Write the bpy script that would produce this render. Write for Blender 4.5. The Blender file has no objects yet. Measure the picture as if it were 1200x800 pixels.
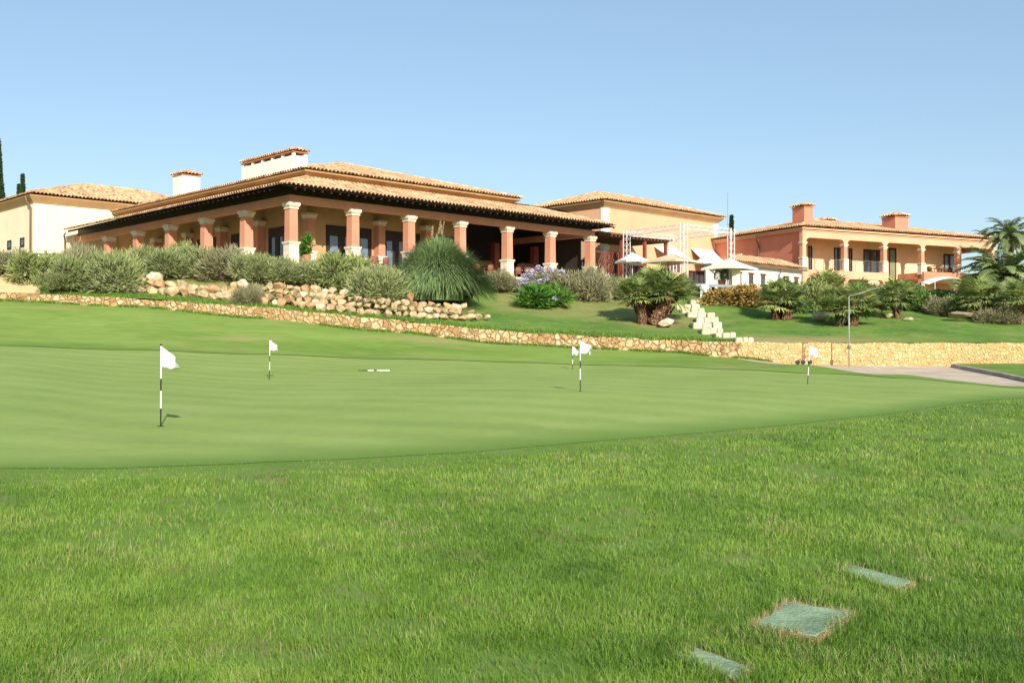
import bpy, bmesh, math, random
import numpy as np
from mathutils import Vector, Matrix, Quaternion

random.seed(7)
RNG = np.random.default_rng(11)
scn = bpy.context.scene
COL = scn.collection
F = 1213.0            # focal length of the photograph in its pixels (1200 wide)
HORIZON = 408.0
R = math.radians

# ------------------------------------------------------------------ materials
def nt_new(name):
    m = bpy.data.materials.new(name)
    m.use_nodes = True
    nt = m.node_tree
    return m, nt, nt.nodes['Principled BSDF'], nt.nodes['Material Output']

def node(nt, typ, **kw):
    n = nt.nodes.new(typ)
    for k, v in kw.items():
        if k == 'ins':
            for i, val in v.items():
                n.inputs[i].default_value = val
        else:
            setattr(n, k, v)
    return n

def ramp(nt, stops, fac):
    r = nt.nodes.new('ShaderNodeValToRGB')
    e = r.color_ramp.elements
    e[0].position, e[0].color = stops[0][0], (*stops[0][1], 1)
    e[1].position, e[1].color = stops[-1][0], (*stops[-1][1], 1)
    for p, c in stops[1:-1]:
        x = e.new(p); x.color = (*c, 1)
    nt.links.new(fac, r.inputs[0])
    return r.outputs[0]

def objco(nt):
    return nt.nodes.new('ShaderNodeTexCoord').outputs['Object']

def noise(nt, co, scale, detail=4, rough=.55):
    n = node(nt, 'ShaderNodeTexNoise', ins={'Scale': scale, 'Detail': detail, 'Roughness': rough})
    nt.links.new(co, n.inputs['Vector'])
    return n.outputs['Fac']

def mix(nt, fac, a, b, blend='MIX'):
    m = nt.nodes.new('ShaderNodeMix'); m.data_type = 'RGBA'; m.blend_type = blend
    for sock, v in ((m.inputs[0], fac), (m.inputs[6], a), (m.inputs[7], b)):
        if hasattr(v, 'links'):
            nt.links.new(v, sock)
        elif isinstance(v, (int, float)):
            sock.default_value = v
        else:
            sock.default_value = (*v, 1)
    return m.outputs[2]

def math_(nt, op, a, b=None, c=None, clamp=False):
    m = nt.nodes.new('ShaderNodeMath'); m.operation = op; m.use_clamp = clamp
    for i, v in enumerate((a, b, c)):
        if v is None: continue
        if hasattr(v, 'links'): nt.links.new(v, m.inputs[i])
        else: m.inputs[i].default_value = v
    return m.outputs[0]

def attr(nt, name):
    return node(nt, 'ShaderNodeAttribute', attribute_name=name).outputs['Fac']

def bump(nt, b, h, strength=.4, dist=.02):
    n = node(nt, 'ShaderNodeBump', ins={'Strength': strength, 'Distance': dist})
    nt.links.new(h, n.inputs['Height'])
    nt.links.new(n.outputs[0], b.inputs['Normal'])

def plain(name, c, rough=.7, var=.12, scale=2.0, bs=.15, metal=0.0, fine=30, spec=.3):
    m, nt, b, o = nt_new(name)
    co = objco(nt)
    n1 = noise(nt, co, scale, 5, .6)
    n2 = noise(nt, co, fine, 3)
    d = tuple(x * (1 - var) for x in c); l = tuple(min(1, x * (1 + var)) for x in c)
    base = ramp(nt, [(.3, d), (.7, l)], n1)
    if 'plaster' in name:      # rain streaks and faded patches
        mp = node(nt, 'ShaderNodeMapping'); mp.inputs['Scale'].default_value = (1.6, 1.6, .16)
        nt.links.new(co, mp.inputs[0])
        st = ramp(nt, [(.50, (0, 0, 0)), (.78, (1, 1, 1))], noise(nt, mp.outputs[0], 1.4, 5, .7))
        base = mix(nt, math_(nt, 'MULTIPLY', st, .30), base, tuple(x * .62 for x in c))
        pt_ = ramp(nt, [(.55, (0, 0, 0)), (.8, (1, 1, 1))], noise(nt, co, .35, 4, .6))
        base = mix(nt, math_(nt, 'MULTIPLY', pt_, .25), base, tuple(min(1, x * 1.25 + .03) for x in c))
    nt.links.new(base, b.inputs['Base Color'])
    b.inputs['Roughness'].default_value = rough
    b.inputs['Metallic'].default_value = metal
    b.inputs['Specular IOR Level'].default_value = spec
    if bs: bump(nt, b, n2, bs, .02)
    return m

def tinted(name, stops, rough=.75, spec=.2, transl=0.0, patch=None):
    """colour from the per-face 'tint' attribute, broken up by a little noise"""
    m, nt, b, o = nt_new(name)
    co = objco(nt)
    n = noise(nt, co, 1.3, 4)
    t = math_(nt, 'ADD', attr(nt, 'tint'), math_(nt, 'MULTIPLY', math_(nt, 'SUBTRACT', n, .5), .5), clamp=True)
    c = ramp(nt, stops, t)
    nt.links.new(c, b.inputs['Base Color'])
    b.inputs['Roughness'].default_value = rough
    b.inputs['Specular IOR Level'].default_value = spec
    if transl:
        tr = nt.nodes.new('ShaderNodeBsdfTranslucent')
        nt.links.new(c, tr.inputs[0])
        mx = nt.nodes.new('ShaderNodeMixShader'); mx.inputs[0].default_value = transl
        nt.links.new(b.outputs[0], mx.inputs[1]); nt.links.new(tr.outputs[0], mx.inputs[2])
        nt.links.new(mx.outputs[0], o.inputs['Surface'])
    return m

def stone_mat(name, scale, cols, mortar, bs=1.0):
    m, nt, b, o = nt_new(name)
    co = objco(nt)
    nz = node(nt, 'ShaderNodeTexNoise', ins={'Scale': 2.5, 'Detail': 3})
    nt.links.new(co, nz.inputs['Vector'])
    wob = mix(nt, .22, co, nz.outputs['Color'])
    v1 = node(nt, 'ShaderNodeTexVoronoi', feature='F1', ins={'Scale': scale, 'Randomness': .9})
    v2 = node(nt, 'ShaderNodeTexVoronoi', feature='DISTANCE_TO_EDGE', ins={'Scale': scale, 'Randomness': .9})
    nt.links.new(wob, v1.inputs['Vector']); nt.links.new(wob, v2.inputs['Vector'])
    sep = nt.nodes.new('ShaderNodeSeparateColor'); nt.links.new(v1.outputs['Color'], sep.inputs[0])
    base = ramp(nt, cols, sep.outputs[0])
    fine = noise(nt, co, 9, 6, .65)
    base = mix(nt, math_(nt, 'MULTIPLY', fine, .55), base, tuple(.6 * x for x in cols[0][1]))
    edge = ramp(nt, [(.0, (0, 0, 0)), (.11, (1, 1, 1))], v2.outputs['Distance'])
    nt.links.new(mix(nt, edge, mortar, base), b.inputs['Base Color'])
    b.inputs['Roughness'].default_value = .9
    b.inputs['Specular IOR Level'].default_value = .15
    h = math_(nt, 'ADD', ramp(nt, [(.0, (0, 0, 0)), (.16, (1, 1, 1))], v2.outputs['Distance']), math_(nt, 'MULTIPLY', fine, .6))
    bump(nt, b, h, bs, .06)
    return m

def grass_ground(name, stops, dry, dry_lo=.58, big=.25, stripes=0.0, fine=14.0, bs=.5, use_dry_attr=False, stretch=(1, 1, 1), fringe=False):
    m, nt, b, o = nt_new(name)
    co0 = objco(nt)
    mp = node(nt, 'ShaderNodeMapping'); mp.inputs['Scale'].default_value = stretch
    nt.links.new(co0, mp.inputs[0]); co = mp.outputs[0]
    n1 = noise(nt, co, big, 5, .6)
    n2 = noise(nt, co, fine, 4, .7)
    t = math_(nt, 'ADD', math_(nt, 'MULTIPLY', n1, .62), math_(nt, 'MULTIPLY', n2, .38))
    c = ramp(nt, stops, t)
    n3 = noise(nt, co, big * 1.7, 6, .7)
    d = ramp(nt, [(dry_lo, (0, 0, 0)), (dry_lo + .14, (1, 1, 1))], n3)
    c = mix(nt, math_(nt, 'MULTIPLY', d, .7), c, dry)
    if use_dry_attr:
        da = math_(nt, 'MULTIPLY', attr(nt, 'dry'), math_(nt, 'ADD', math_(nt, 'MULTIPLY', n3, 1.6), .1), clamp=True)
        c = mix(nt, da, c, (.33, .25, .11))
    if stripes:
        mp2 = node(nt, 'ShaderNodeMapping'); mp2.inputs['Rotation'].default_value = (0, 0, R(-72))
        nt.links.new(co0, mp2.inputs[0])
        w = node(nt, 'ShaderNodeTexWave', wave_type='BANDS', bands_direction='X', ins={'Scale': .16, 'Distortion': 5.0, 'Detail': 3, 'Detail Scale': .5})
        nt.links.new(mp2.outputs[0], w.inputs[0])
        s = math_(nt, 'ADD', 1 - stripes, math_(nt, 'MULTIPLY', w.outputs['Fac'], 2 * stripes))
        hsv = nt.nodes.new('ShaderNodeHueSaturation')
        nt.links.new(c, hsv.inputs['Color']); nt.links.new(s, hsv.inputs['Value']); c = hsv.outputs[0]
    if fringe:      # the longer cut ring of turf round the green
        fa = math_(nt, 'MULTIPLY', attr(nt, 'dry'), math_(nt, 'ADD', math_(nt, 'MULTIPLY', n2, .6), .7), clamp=True)
        c = mix(nt, fa, c, (.115, .205, .034))
        v_ = node(nt, 'ShaderNodeTexVoronoi', feature='F1', ins={'Scale': .8, 'Randomness': 1}); nt.links.new(co0, v_.inputs['Vector'])
        pm_ = ramp(nt, [(.03, (1, 1, 1)), (.09, (0, 0, 0))], v_.outputs['Distance'])      # ball marks and old hole plugs
        c = mix(nt, math_(nt, 'MULTIPLY', pm_, .35), c, (.17, .19, .06))
    nt.links.new(c, b.inputs['Base Color'])
    b.inputs['Roughness'].default_value = .9
    b.inputs['Specular IOR Level'].default_value = .1
    bump(nt, b, n2, bs, .03)
    return m

M = {}
M['terracotta'] = plain('terracotta_plaster', (.57, .25, .15), .85, .10, .6, .25)
M['rose'] = plain('rose_plaster', (.60, .22, .13), .85, .08, .5, .2)
M['peach'] = plain('peach_plaster', (.66, .37, .21), .85, .07, .5, .2)
M['peach2'] = plain('peach_arcade_plaster', (.66, .36, .215), .85, .08, .5, .2)
M['ochre'] = plain('ochre_plaster', (.47, .29, .135), .85, .10, .7, .2)
M['villa_cream'] = plain('villa_cream_plaster', (.70, .50, .31), .85, .08, .5, .2)
M['cream'] = plain('cream_plaster', (.76, .67, .46), .85, .06, .6, .2)
M['white'] = plain('white_plaster', (.78, .74, .64), .8, .06, .8, .2)
M['limestone'] = plain('carved_limestone', (.66, .57, .43), .85, .16, 3, .4)
M['step_stone'] = plain('pale_step_stone', (.56, .48, .325), .95, .3, 2.0, .8, fine=12)
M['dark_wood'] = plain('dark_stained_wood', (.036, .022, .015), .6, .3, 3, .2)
M['brown_wood'] = plain('brown_wood', (.16, .075, .035), .6, .25, 3, .2)
M['red_wood'] = plain('red_stained_wood', (.22, .06, .035), .55, .2, 3, .2)
M['wicker'] = plain('red_brown_wicker', (.20, .085, .05), .7, .25, 14, .5)
M['canvas'] = plain('white_canvas', (.82, .79, .72), .8, .05, 1.5, .1)
M['beige_canvas'] = plain('beige_canvas', (.62, .48, .30), .8, .08, 1.5, .1)
M['cream_canvas'] = plain('cream_canvas', (.76, .70, .52), .8, .06, 1.5, .1)
M['alu'] = plain('white_aluminium', (.62, .58, .56), .45, .08, 5, 0, metal=.1)
M['steel'] = plain('galvanised_steel', (.34, .35, .36), .45, .1, 6, 0, metal=.35)
M['black'] = plain('black_paint', (.015, .017, .014), .5, .1, 5, 0)
M['flag'] = plain('white_flag_cloth', (.66, .66, .65), .8, .04, 6, .1)
M['polewhite'] = plain('white_gloss_paint', (.80, .80, .76), .4, .04, 6, 0)
M['zinc'] = plain('brown_metal_pipe', (.16, .11, .075), .5, .15, 4, 0)
M['shade_dark'] = plain('shade_near_black', (.03, .022, .018), .8, .2, 2, 0)  # near-black colour that stands in for shade in recesses
M['paving'] = plain('terrace_paving', (.50, .38, .24), .85, .15, 1.5, .3)
M['path'] = plain('beige_path', (.47, .375, .275), .9, .2, .9, .4, fine=40)
M['sand'] = plain('sandy_path', (.58, .44, .22), .95, .14, .8, .8, fine=14)
M['kerb'] = plain('weathered_kerb', (.36, .31, .26), .9, .25, 1.8, .5)
M['slab'] = plain('green_grey_slab', (.23, .315, .19), 1.0, .34, 5, .6, fine=45, spec=.03)
M['soil'] = plain('dry_edge_soil', (.36, .235, .11), .95, .3, 14, 1.0, fine=60)
M['bark'] = plain('brown_bark', (.20, .11, .06), .95, .35, 9, 1.0, fine=22)
M['palm_bark'] = stone_mat('palm_bark', 9, [(.0, (.15, .07, .035)), (.5, (.28, .15, .08)), (1, (.42, .27, .17))], (.06, .03, .018), 1.0)
M['twig'] = plain('grey_brown_twigs', (.11, .08, .05), .95, .3, 6, .5)
M['thatch'] = plain('brown_thatch', (.24, .14, .075), .95, .35, 10, 1.0)
M['clay'] = plain('clay_pot', (.40, .17, .085), .8, .12, 3, .2)

def glass_mat(name, c, rough=.06):
    m, nt, b, o = nt_new(name)
    n = noise(nt, objco(nt), .8, 3)
    nt.links.new(ramp(nt, [(.3, tuple(.7 * x for x in c)), (.7, tuple(1.2 * x for x in c))], n), b.inputs['Base Color'])
    b.inputs['Roughness'].default_value = rough
    b.inputs['Specular IOR Level'].default_value = .9
    return m
M['glass'] = glass_mat('window_glass', (.05, .06, .07))
M['glass_pale'] = glass_mat('reflecting_glass', (.14, .19, .24), .1)
M['glass_green'] = glass_mat('greenish_glass', (.20, .20, .10), .15)

M['tile'] = tinted('clay_roof_tiles', [(0, (.23, .125, .066)), (.3, (.43, .255, .13)), (.65, (.57, .36, .195)), (1, (.68, .49, .31))], .85, .15)
M['boulder'] = plain('tan_boulder', (.44, .32, .18), .95, .45, 1.3, 1.0, fine=9)
M['rubble'] = tinted('rubble_stone', [(0, (.30, .19, .09)), (.12, (.36, .23, .11)), (.2, (.46, .27, .12)), (.45, (.60, .39, .18)), (.75, (.68, .49, .26)), (1, (.76, .63, .42))], .95, .1)
M['cutstone'] = tinted('yellow_stone', [(0, (.50, .32, .14)), (.2, (.58, .36, .15)), (.5, (.68, .47, .21)), (.8, (.72, .53, .26)), (1, (.78, .64, .38))], .95, .1)
M['boulder_warm'] = plain('warm_boulder', (.42, .25, .12), .95, .42, 1.8, 1.0, fine=9)
M['boulder_pale'] = plain('pale_boulder', (.58, .48, .32), .95, .2, 2.0, .9, fine=9)
M['boulder_grey'] = plain('grey_brown_boulder', (.30, .22, .15), .95, .3, 2.0, .9, fine=9)
M['rubble'] = stone_mat('rubble_stone', 4.2, [(0, (.42, .23, .10)), (.3, (.60, .39, .18)), (.6, (.68, .48, .25)), (1, (.74, .60, .36))], (.33, .22, .11))
M['cutstone'] = stone_mat('yellow_stone', 8.0, [(0, (.56, .34, .14)), (.3, (.66, .45, .20)), (.7, (.71, .51, .24)), (1, (.76, .60, .33))], (.52, .34, .15), .7)

M['green'] = grass_ground('putting_green_turf', [(.3, (.195, .265, .063)), (.5, (.235, .312, .08)), (.7, (.275, .345, .102))], (.29, .33, .11), .56, .35, .045, 5, .2, fringe=True)
M['lawn'] = grass_ground('mown_lawn', [(.3, (.06, .13, .022)), (.45, (.098, .18, .031)), (.55, (.13, .215, .040)), (.7, (.19, .26, .058))], (.25, .24, .09), .54, .45, 0, 2.6, .7, True)
M['bank'] = grass_ground('bank_grass', [(.3, (.10, .175, .032)), (.45, (.145, .225, .042)), (.55, (.18, .26, .055)), (.7, (.23, .30, .075))], (.28, .25, .10), .53, .3, 0, 2.2, .8, stretch=(.35, 1.2, 1))
M['roughfloor'] = grass_ground('rough_floor', [(.3, (.10, .17, .027)), (.5, (.13, .21, .036)), (.7, (.165, .24, .05))], (.22, .17, .085), .52, .8, 0, 30, .25)
M['collar'] = grass_ground('collar_grass', [(.3, (.05, .10, .02)), (.7, (.085, .14, .03))], (.1, .12, .03), .6, .5, 0, 12, .8)
M['land'] = grass_ground('far_land', [(.3, (.10, .12, .04)), (.7, (.18, .17, .07))], (.28, .22, .11), .5, .03, 0, .5, .3)

M['blade'] = tinted('grass_blades', [(0, (.045, .11, .011)), (.35, (.105, .205, .020)), (.66, (.19, .295, .038)), (.84, (.27, .345, .07)), (.93, (.28, .265, .11)), (1, (.34, .31, .155))], .55, .3, .22)
M['sage'] = tinted('sage_leaves', [(0, (.15, .19, .065)), (.5, (.31, .345, .145)), (1, (.46, .45, .25))], .8, .15, .28)
M['grey_sage'] = tinted('greyish_leaves', [(0, (.18, .175, .085)), (.5, (.35, .325, .18)), (1, (.50, .44, .28))], .8, .15, .28)
M['olive'] = tinted('olive_leaves', [(0, (.16, .20, .06)), (.5, (.30, .35, .12)), (1, (.46, .47, .20))], .8, .15, .28)
M['leaf'] = tinted('green_leaves', [(0, (.06, .115, .025)), (.5, (.14, .23, .05)), (1, (.26, .35, .09))], .55, .3, .2)
M['bright_leaf'] = tinted('bright_green_leaves', [(0, (.035, .10, .012)), (.5, (.08, .20, .022)), (1, (.17, .31, .045))], .5, .3, .25)
M['orange_leaf'] = tinted('orange_leaves', [(0, (.16, .12, .035)), (.35, (.36, .22, .06)), (.7, (.42, .30, .085)), (1, (.36, .37, .11))], .7, .2, .2)
M['pampas'] = tinted('pampas_blades', [(0, (.09, .15, .055)), (.5, (.21, .295, .11)), (.9, (.22, .28, .11)), (1, (.34, .33, .16))], .6, .25, .15)
M['plume'] = tinted('dry_plumes', [(0, (.36, .26, .13)), (1, (.58, .46, .28))], .9, .1, .2)
M['palm'] = tinted('fan_palm_leaves', [(0, (.09, .14, .045)), (.4, (.215, .28, .085)), (.75, (.38, .42, .13)), (1, (.50, .50, .16))], .5, .35, .28)
M['date'] = tinted('date_palm_leaves', [(0, (.07, .11, .045)), (.5, (.17, .23, .08)), (1, (.34, .38, .15))], .5, .35, .2)
M['dead'] = tinted('dead_palm_leaves', [(0, (.16, .10, .05)), (1, (.36, .26, .14))], .9, .1, .1)
M['cypress'] = tinted('cypress_leaves', [(0, (.015, .035, .014)), (.5, (.035, .065, .022)), (1, (.07, .11, .035))], .75, .15, .1)
M['lilac'] = tinted('lilac_petals', [(0, (.40, .36, .52)), (.5, (.54, .50, .64)), (1, (.72, .70, .78))], .8, .1, .25)

# ------------------------------------------------------------------ objects
def tag(o, label=None, cat=None, group=None, kind=None):
    if label: o['label'] = label
    if cat: o['category'] = cat
    if group: o['group'] = group
    if kind: o['kind'] = kind
    return o

def link(name, me, parent=None, loc=None, rotz=0):
    o = bpy.data.objects.new(name, me); COL.objects.link(o)
    if parent is not None: o.parent = parent
    if loc is not None: o.location = loc
    if rotz: o.rotation_euler = (0, 0, rotz)
    return o

def empty(name, loc, label=None, cat=None, group=None, rotz=0):
    o = link(name, None, None, loc, rotz); o.empty_display_size = .3
    return tag(o, label, cat, group)

def copy_tree(o, parent=None):
    c = o.copy(); COL.objects.link(c)
    if parent is not None:
        c.parent = parent; c.matrix_parent_inverse = o.matrix_parent_inverse.copy()
    for ch in [k for k in bpy.data.objects if k.parent == o]:
        copy_tree(ch, c)
    return c

def np_mesh(name, v, faces, mats, tint=None, smooth=True, dry=None):
    """faces: array (M,k)"""
    me = bpy.data.meshes.new(name)
    v = np.asarray(v, np.float32); faces = np.asarray(faces, np.int32)
    k = faces.shape[1]; n = len(faces)
    me.vertices.add(len(v)); me.vertices.foreach_set('co', v.ravel())
    me.loops.add(n * k); me.loops.foreach_set('vertex_index', faces.ravel())
    me.polygons.add(n)
    me.polygons.foreach_set('loop_start', np.arange(n, dtype=np.int32) * k)
    me.polygons.foreach_set('loop_total', np.full(n, k, np.int32))
    me.polygons.foreach_set('use_smooth', np.full(n, smooth))
    for m in (mats if isinstance(mats, (list, tuple)) else [mats]): me.materials.append(m)
    if tint is not None:
        a = me.attributes.new('tint', 'FLOAT', 'FACE'); a.data.foreach_set('value', np.asarray(tint, np.float32))
    if dry is not None:
        a = me.attributes.new('dry', 'FLOAT', 'POINT'); a.data.foreach_set('value', np.asarray(dry, np.float32))
    me.update(calc_edges=True); me.validate()
    return me

class MB:
    """collects faces, builds one mesh object"""
    def __init__(s): s.v = []; s.f = []; s.m = []; s.t = []; s.mi = 0
    def add(s, vs, fs, tint=.5):
        n = len(s.v); s.v += [tuple(p) for p in vs]
        for f in fs:
            s.f.append([i + n for i in f]); s.m.append(s.mi); s.t.append(tint)
    def box(s, x0, x1, y0, y1, z0, z1, tint=.5):
        s.add([(x0, y0, z0), (x1, y0, z0), (x1, y1, z0), (x0, y1, z0), (x0, y0, z1), (x1, y0, z1), (x1, y1, z1), (x0, y1, z1)],
              [(0, 3, 2, 1), (4, 5, 6, 7), (0, 1, 5, 4), (1, 2, 6, 5), (2, 3, 7, 6), (3, 0, 4, 7)], tint)
    def frustum(s, cx, cy, z0, z1, h0, h1, h0y=None, h1y=None):
        h0y = h0 if h0y is None else h0y; h1y = h1 if h1y is None else h1y
        s.add([(cx - h0, cy - h0y, z0), (cx + h0, cy - h0y, z0), (cx + h0, cy + h0y, z0), (cx - h0, cy + h0y, z0),
               (cx - h1, cy - h1y, z1), (cx + h1, cy - h1y, z1), (cx + h1, cy + h1y, z1), (cx - h1, cy + h1y, z1)],
              [(0, 3, 2, 1), (4, 5, 6, 7), (0, 1, 5, 4), (1, 2, 6, 5), (2, 3, 7, 6), (3, 0, 4, 7)])
    def bar(s, p, q, w, h=None, tint=.5):
        """rectangular bar from p to q"""
        h = h or w; p = Vector(p); q = Vector(q); d = (q - p).normalized()
        up = Vector((0, 0, 1)) if abs(d.z) < .95 else Vector((0, 1, 0))
        a = d.cross(up).normalized() * (w / 2); b = a.cross(d).normalized() * (h / 2)
        s.add([p - a - b, p + a - b, p + a + b, p - a + b, q - a - b, q + a - b, q + a + b, q - a + b],
              [(0, 3, 2, 1), (4, 5, 6, 7), (0, 1, 5, 4), (1, 2, 6, 5), (2, 3, 7, 6), (3, 0, 4, 7)], tint)
    def tube(s, pts, rad, seg=8, cap=True):
        pts = [Vector(p) for p in pts]
        rr = rad if isinstance(rad, (list, tuple)) else [rad] * len(pts)
        rings = []
        ref = Vector((.3, .9, .1))
        for i, p in enumerate(pts):
            d = (pts[min(i + 1, len(pts) - 1)] - pts[max(i - 1, 0)]).normalized()
            a = d.cross(ref)
            if a.length < .1: a = d.cross(Vector((1, 0, 0)))
            a.normalize(); b = d.cross(a)
            rings.append([p + (a * math.cos(t) + b * math.sin(t)) * rr[i] for t in [2 * math.pi * k / seg for k in range(seg)]])
        vs = [x for r in rings for x in r]
        fs = []
        for i in range(len(pts) - 1):
            for k in range(seg):
                fs.append((i * seg + k, i * seg + (k + 1) % seg, (i + 1) * seg + (k + 1) % seg, (i + 1) * seg + k))
        if cap:
            fs.append(tuple(range(seg))[::-1]); fs.append(tuple((len(pts) - 1) * seg + k for k in range(seg)))
        s.add(vs, fs)
    def prism(s, poly, y0, y1):
        """poly in x,z extruded along y"""
        n = len(poly)
        s.add([(x, y0, z) for x, z in poly] + [(x, y1, z) for x, z in poly],
              [tuple(range(n)), tuple(range(2 * n - 1, n - 1, -1))] + [(i, i + n, (i + 1) % n + n, (i + 1) % n) for i in range(n)])
    def slab(s, poly, z0, z1):
        n = len(poly)
        s.add([(x, y, z0) for x, y in poly] + [(x, y, z1) for x, y in poly],
              [tuple(range(n))[::-1], tuple(range(n, 2 * n))] + [(i, (i + 1) % n, (i + 1) % n + n, i + n) for i in range(n)])
    def build(s, name, mats, parent=None, loc=None, rotz=0, zo=0.0, smooth=False, bevel=0, tint=False, xy=(0, 0)):
        me = bpy.data.meshes.new(name)
        me.from_pydata([(x - xy[0], y - xy[1], z - zo) for x, y, z in s.v], [], s.f)
        for m in (mats if isinstance(mats, (list, tuple)) else [mats]): me.materials.append(m)
        for i, p in enumerate(me.polygons):
            p.material_index = s.m[i]; p.use_smooth = smooth
        if tint:
            a = me.attributes.new('tint', 'FLOAT', 'FACE'); a.data.foreach_set('value', s.t)
        bm = bmesh.new(); bm.from_mesh(me)
        bmesh.ops.recalc_face_normals(bm, faces=bm.faces)
        if bevel: bmesh.ops.bevel(bm, geom=[e for e in bm.edges if len(e.link_faces) == 2 and e.calc_face_angle(0) > .5], offset=bevel, segments=1, affect='EDGES', clamp_overlap=True)
        bm.to_mesh(me); bm.free(); me.update()
        return link(name, me, parent, loc, rotz)

# ------------------------------------------------------------------ terrain (eye height is z = 0, ground below the viewer at -1.6)
CX = np.array([-250, 0, 150, 300, 450, 600, 700, 780, 850, 940, 1050, 1200, 1450], float)
CU = (CX - 600) / F
B1 = np.array([10.5, 10.8, 11.2, 11.8, 12.6, 13.8, 15, 16, 17, 18.8, 22, 28.5, 33])
B2 = np.array([45, 45, 45.5, 46, 46.5, 47, 47, 46.5, 45.3, 44, 41.5, 36, 34.5])
B3 = np.array([56, 56, 55.5, 54, 53, 52, 51.5, 51, 50.3, 50, 50, 50, 50])
BC = np.array([56, 56, 55.5, 54, 53, 52, 51.5, 51, 50.2, 46.8, 43.8, 38, 36])
LOW = [
 [(5,-1.5),(10,-1.2),(16,-.95),(24,-.6),(34,-.15),(45,.4),(56,2.8)],
 [(5,-1.55),(10.8,-1.25),(16,-1.05),(24,-.75),(34,-.35),(45,.11),(56,2.58)],
 [(5,-1.55),(11.2,-1.29),(16,-1.17),(24,-.97),(33,-.72),(45.5,-.08),(55.5,2.24)],
 [(5,-1.56),(11.8,-1.3),(16,-1.22),(24.5,-1.1),(32.3,-.96),(40,-.63),(46,-.28),(54,1.58)],
 [(5,-1.56),(12.6,-1.32),(18,-1.2),(24.5,-1.05),(33,-.95),(40,-.78),(46.5,-.5),(53,.87)],
 [(5,-1.57),(13.8,-1.33),(18,-1.2),(24.5,-1.02),(33,-.93),(40,-.82),(47,-.64),(52,.19)],
 [(5,-1.57),(15,-1.34),(20,-1.18),(24.5,-1.02),(33,-.98),(40,-.93),(47,-.77),(51.5,-.02)],
 [(5,-1.57),(16,-1.35),(24.5,-1.08),(33,-1.05),(46.5,-.84),(51,-.17)],
 [(5,-1.57),(17,-1.35),(24.5,-1.13),(33,-1.08),(45.3,-.93),(50.3,-.43)],
 [(5,-1.57),(18.8,-1.36),(26,-1.2),(33,-1.115),(44,-1.06),(46.5,-.73),(50,-.80)],
 [(5,-1.57),(22,-1.37),(33,-1.22),(41.5,-1.2),(43.5,-1.1),(44.5,-1.13),(50,-.85)],
 [(5,-1.57),(28.5,-1.36),(36,-1.395),(37.5,-1.37),(38.5,-1.4),(50,-.83)],
 [(5,-1.6),(24,-1.5),(36,-1.45),(50,-.85)],
]
UPP = [
 [(56.4,3.3),(60,4.5),(66,4.9),(80,5.0),(140,5)],
 [(56.4,3.0),(60,4.35),(66,4.75),(80,4.9),(140,5)],
 [(55.9,2.72),(58,3.2),(62,4.2),(66,4.7),(80,4.9),(140,5)],
 [(54.4,2.16),(56,2.58),(58.5,3.7),(60.5,4.6),(66,4.85),(140,5)],
 [(53.4,1.47),(55,1.85),(56.5,2.3),(59,3.3),(63,4.4),(66,4.8),(140,5)],
 [(52.4,.8),(56,1.45),(60,2.1),(64,2.95),(68,3.9),(72,4.7),(80,4.8),(140,5)],
 [(51.9,.6),(55,1.05),(60,1.83),(66,3.05),(72,4.1),(77,4.7),(85,4.8),(140,5)],
 [(51.4,.4),(55,.95),(58,1.4),(66,2.9),(71,3.9),(80,4.2),(90,4.4),(140,5)],
 [(50.7,.3),(55,.95),(60,1.7),(68,3.14),(72,3.3),(80,3.4),(140,4)],
 [(50.4,.25),(55,.98),(60,1.65),(64,2.27),(72,3.2),(88,3.25),(140,3.3)],
 [(50.4,.25),(55,1.0),(60,1.76),(65,2.5),(74,3.2),(90,3.25),(140,3.3)],
 [(50.4,.25),(54,.75),(58,1.34),(65,2.3),(75,3.1),(100,3.2),(140,3)],
 [(50.4,.25),(58,1.3),(75,3.1),(100,3.2),(140,3)],
]
def pchip(xs, ys, x):
    xs = np.asarray(xs, float); ys = np.asarray(ys, float)
    h = np.diff(xs); d = np.diff(ys) / h
    m = np.zeros_like(ys); m[0] = d[0]; m[-1] = d[-1]
    for i in range(1, len(xs) - 1):
        if d[i-1] * d[i] > 0:
            w1 = 2 * h[i] + h[i-1]; w2 = h[i] + 2 * h[i-1]
            m[i] = (w1 + w2) / (w1 / d[i-1] + w2 / d[i])
    x = np.clip(x, xs[0], xs[-1])
    i = np.clip(np.searchsorted(xs, x) - 1, 0, len(xs) - 2)
    t = (x - xs[i]) / h[i]
    return (ys[i] * (2*t**3 - 3*t**2 + 1) + m[i]*h[i]*(t**3 - 2*t**2 + t) + ys[i+1]*(-2*t**3 + 3*t**2) + m[i+1]*h[i]*(t**3 - t**2))
def bnd(B, u): return pchip(CU, B, u)
def _blend(u, fn):
    u = np.clip(u, CU[0], CU[-1] - 1e-6)
    i = np.clip(np.searchsorted(CU, u, side='right') - 1, 0, len(CU) - 2)
    t = (u - CU[i]) / (CU[i+1] - CU[i]); t = .35 * t + .65 * (t * t * (3 - 2 * t))
    out = np.zeros_like(u)
    for k in range(len(CU)):
        w = np.where(i == k, 1 - t, 0) + np.where(i + 1 == k, t, 0)
        s = w > 0
        if s.any(): out[s] += w[s] * fn(k, s)
    return out
def wob(x, y):
    return (.5*np.sin(.61*x+.3)*np.sin(.53*y+1.1) + .3*np.sin(1.7*x+1.3*y) + .2*np.sin(2.9*x-2.3*y+.7))
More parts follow.
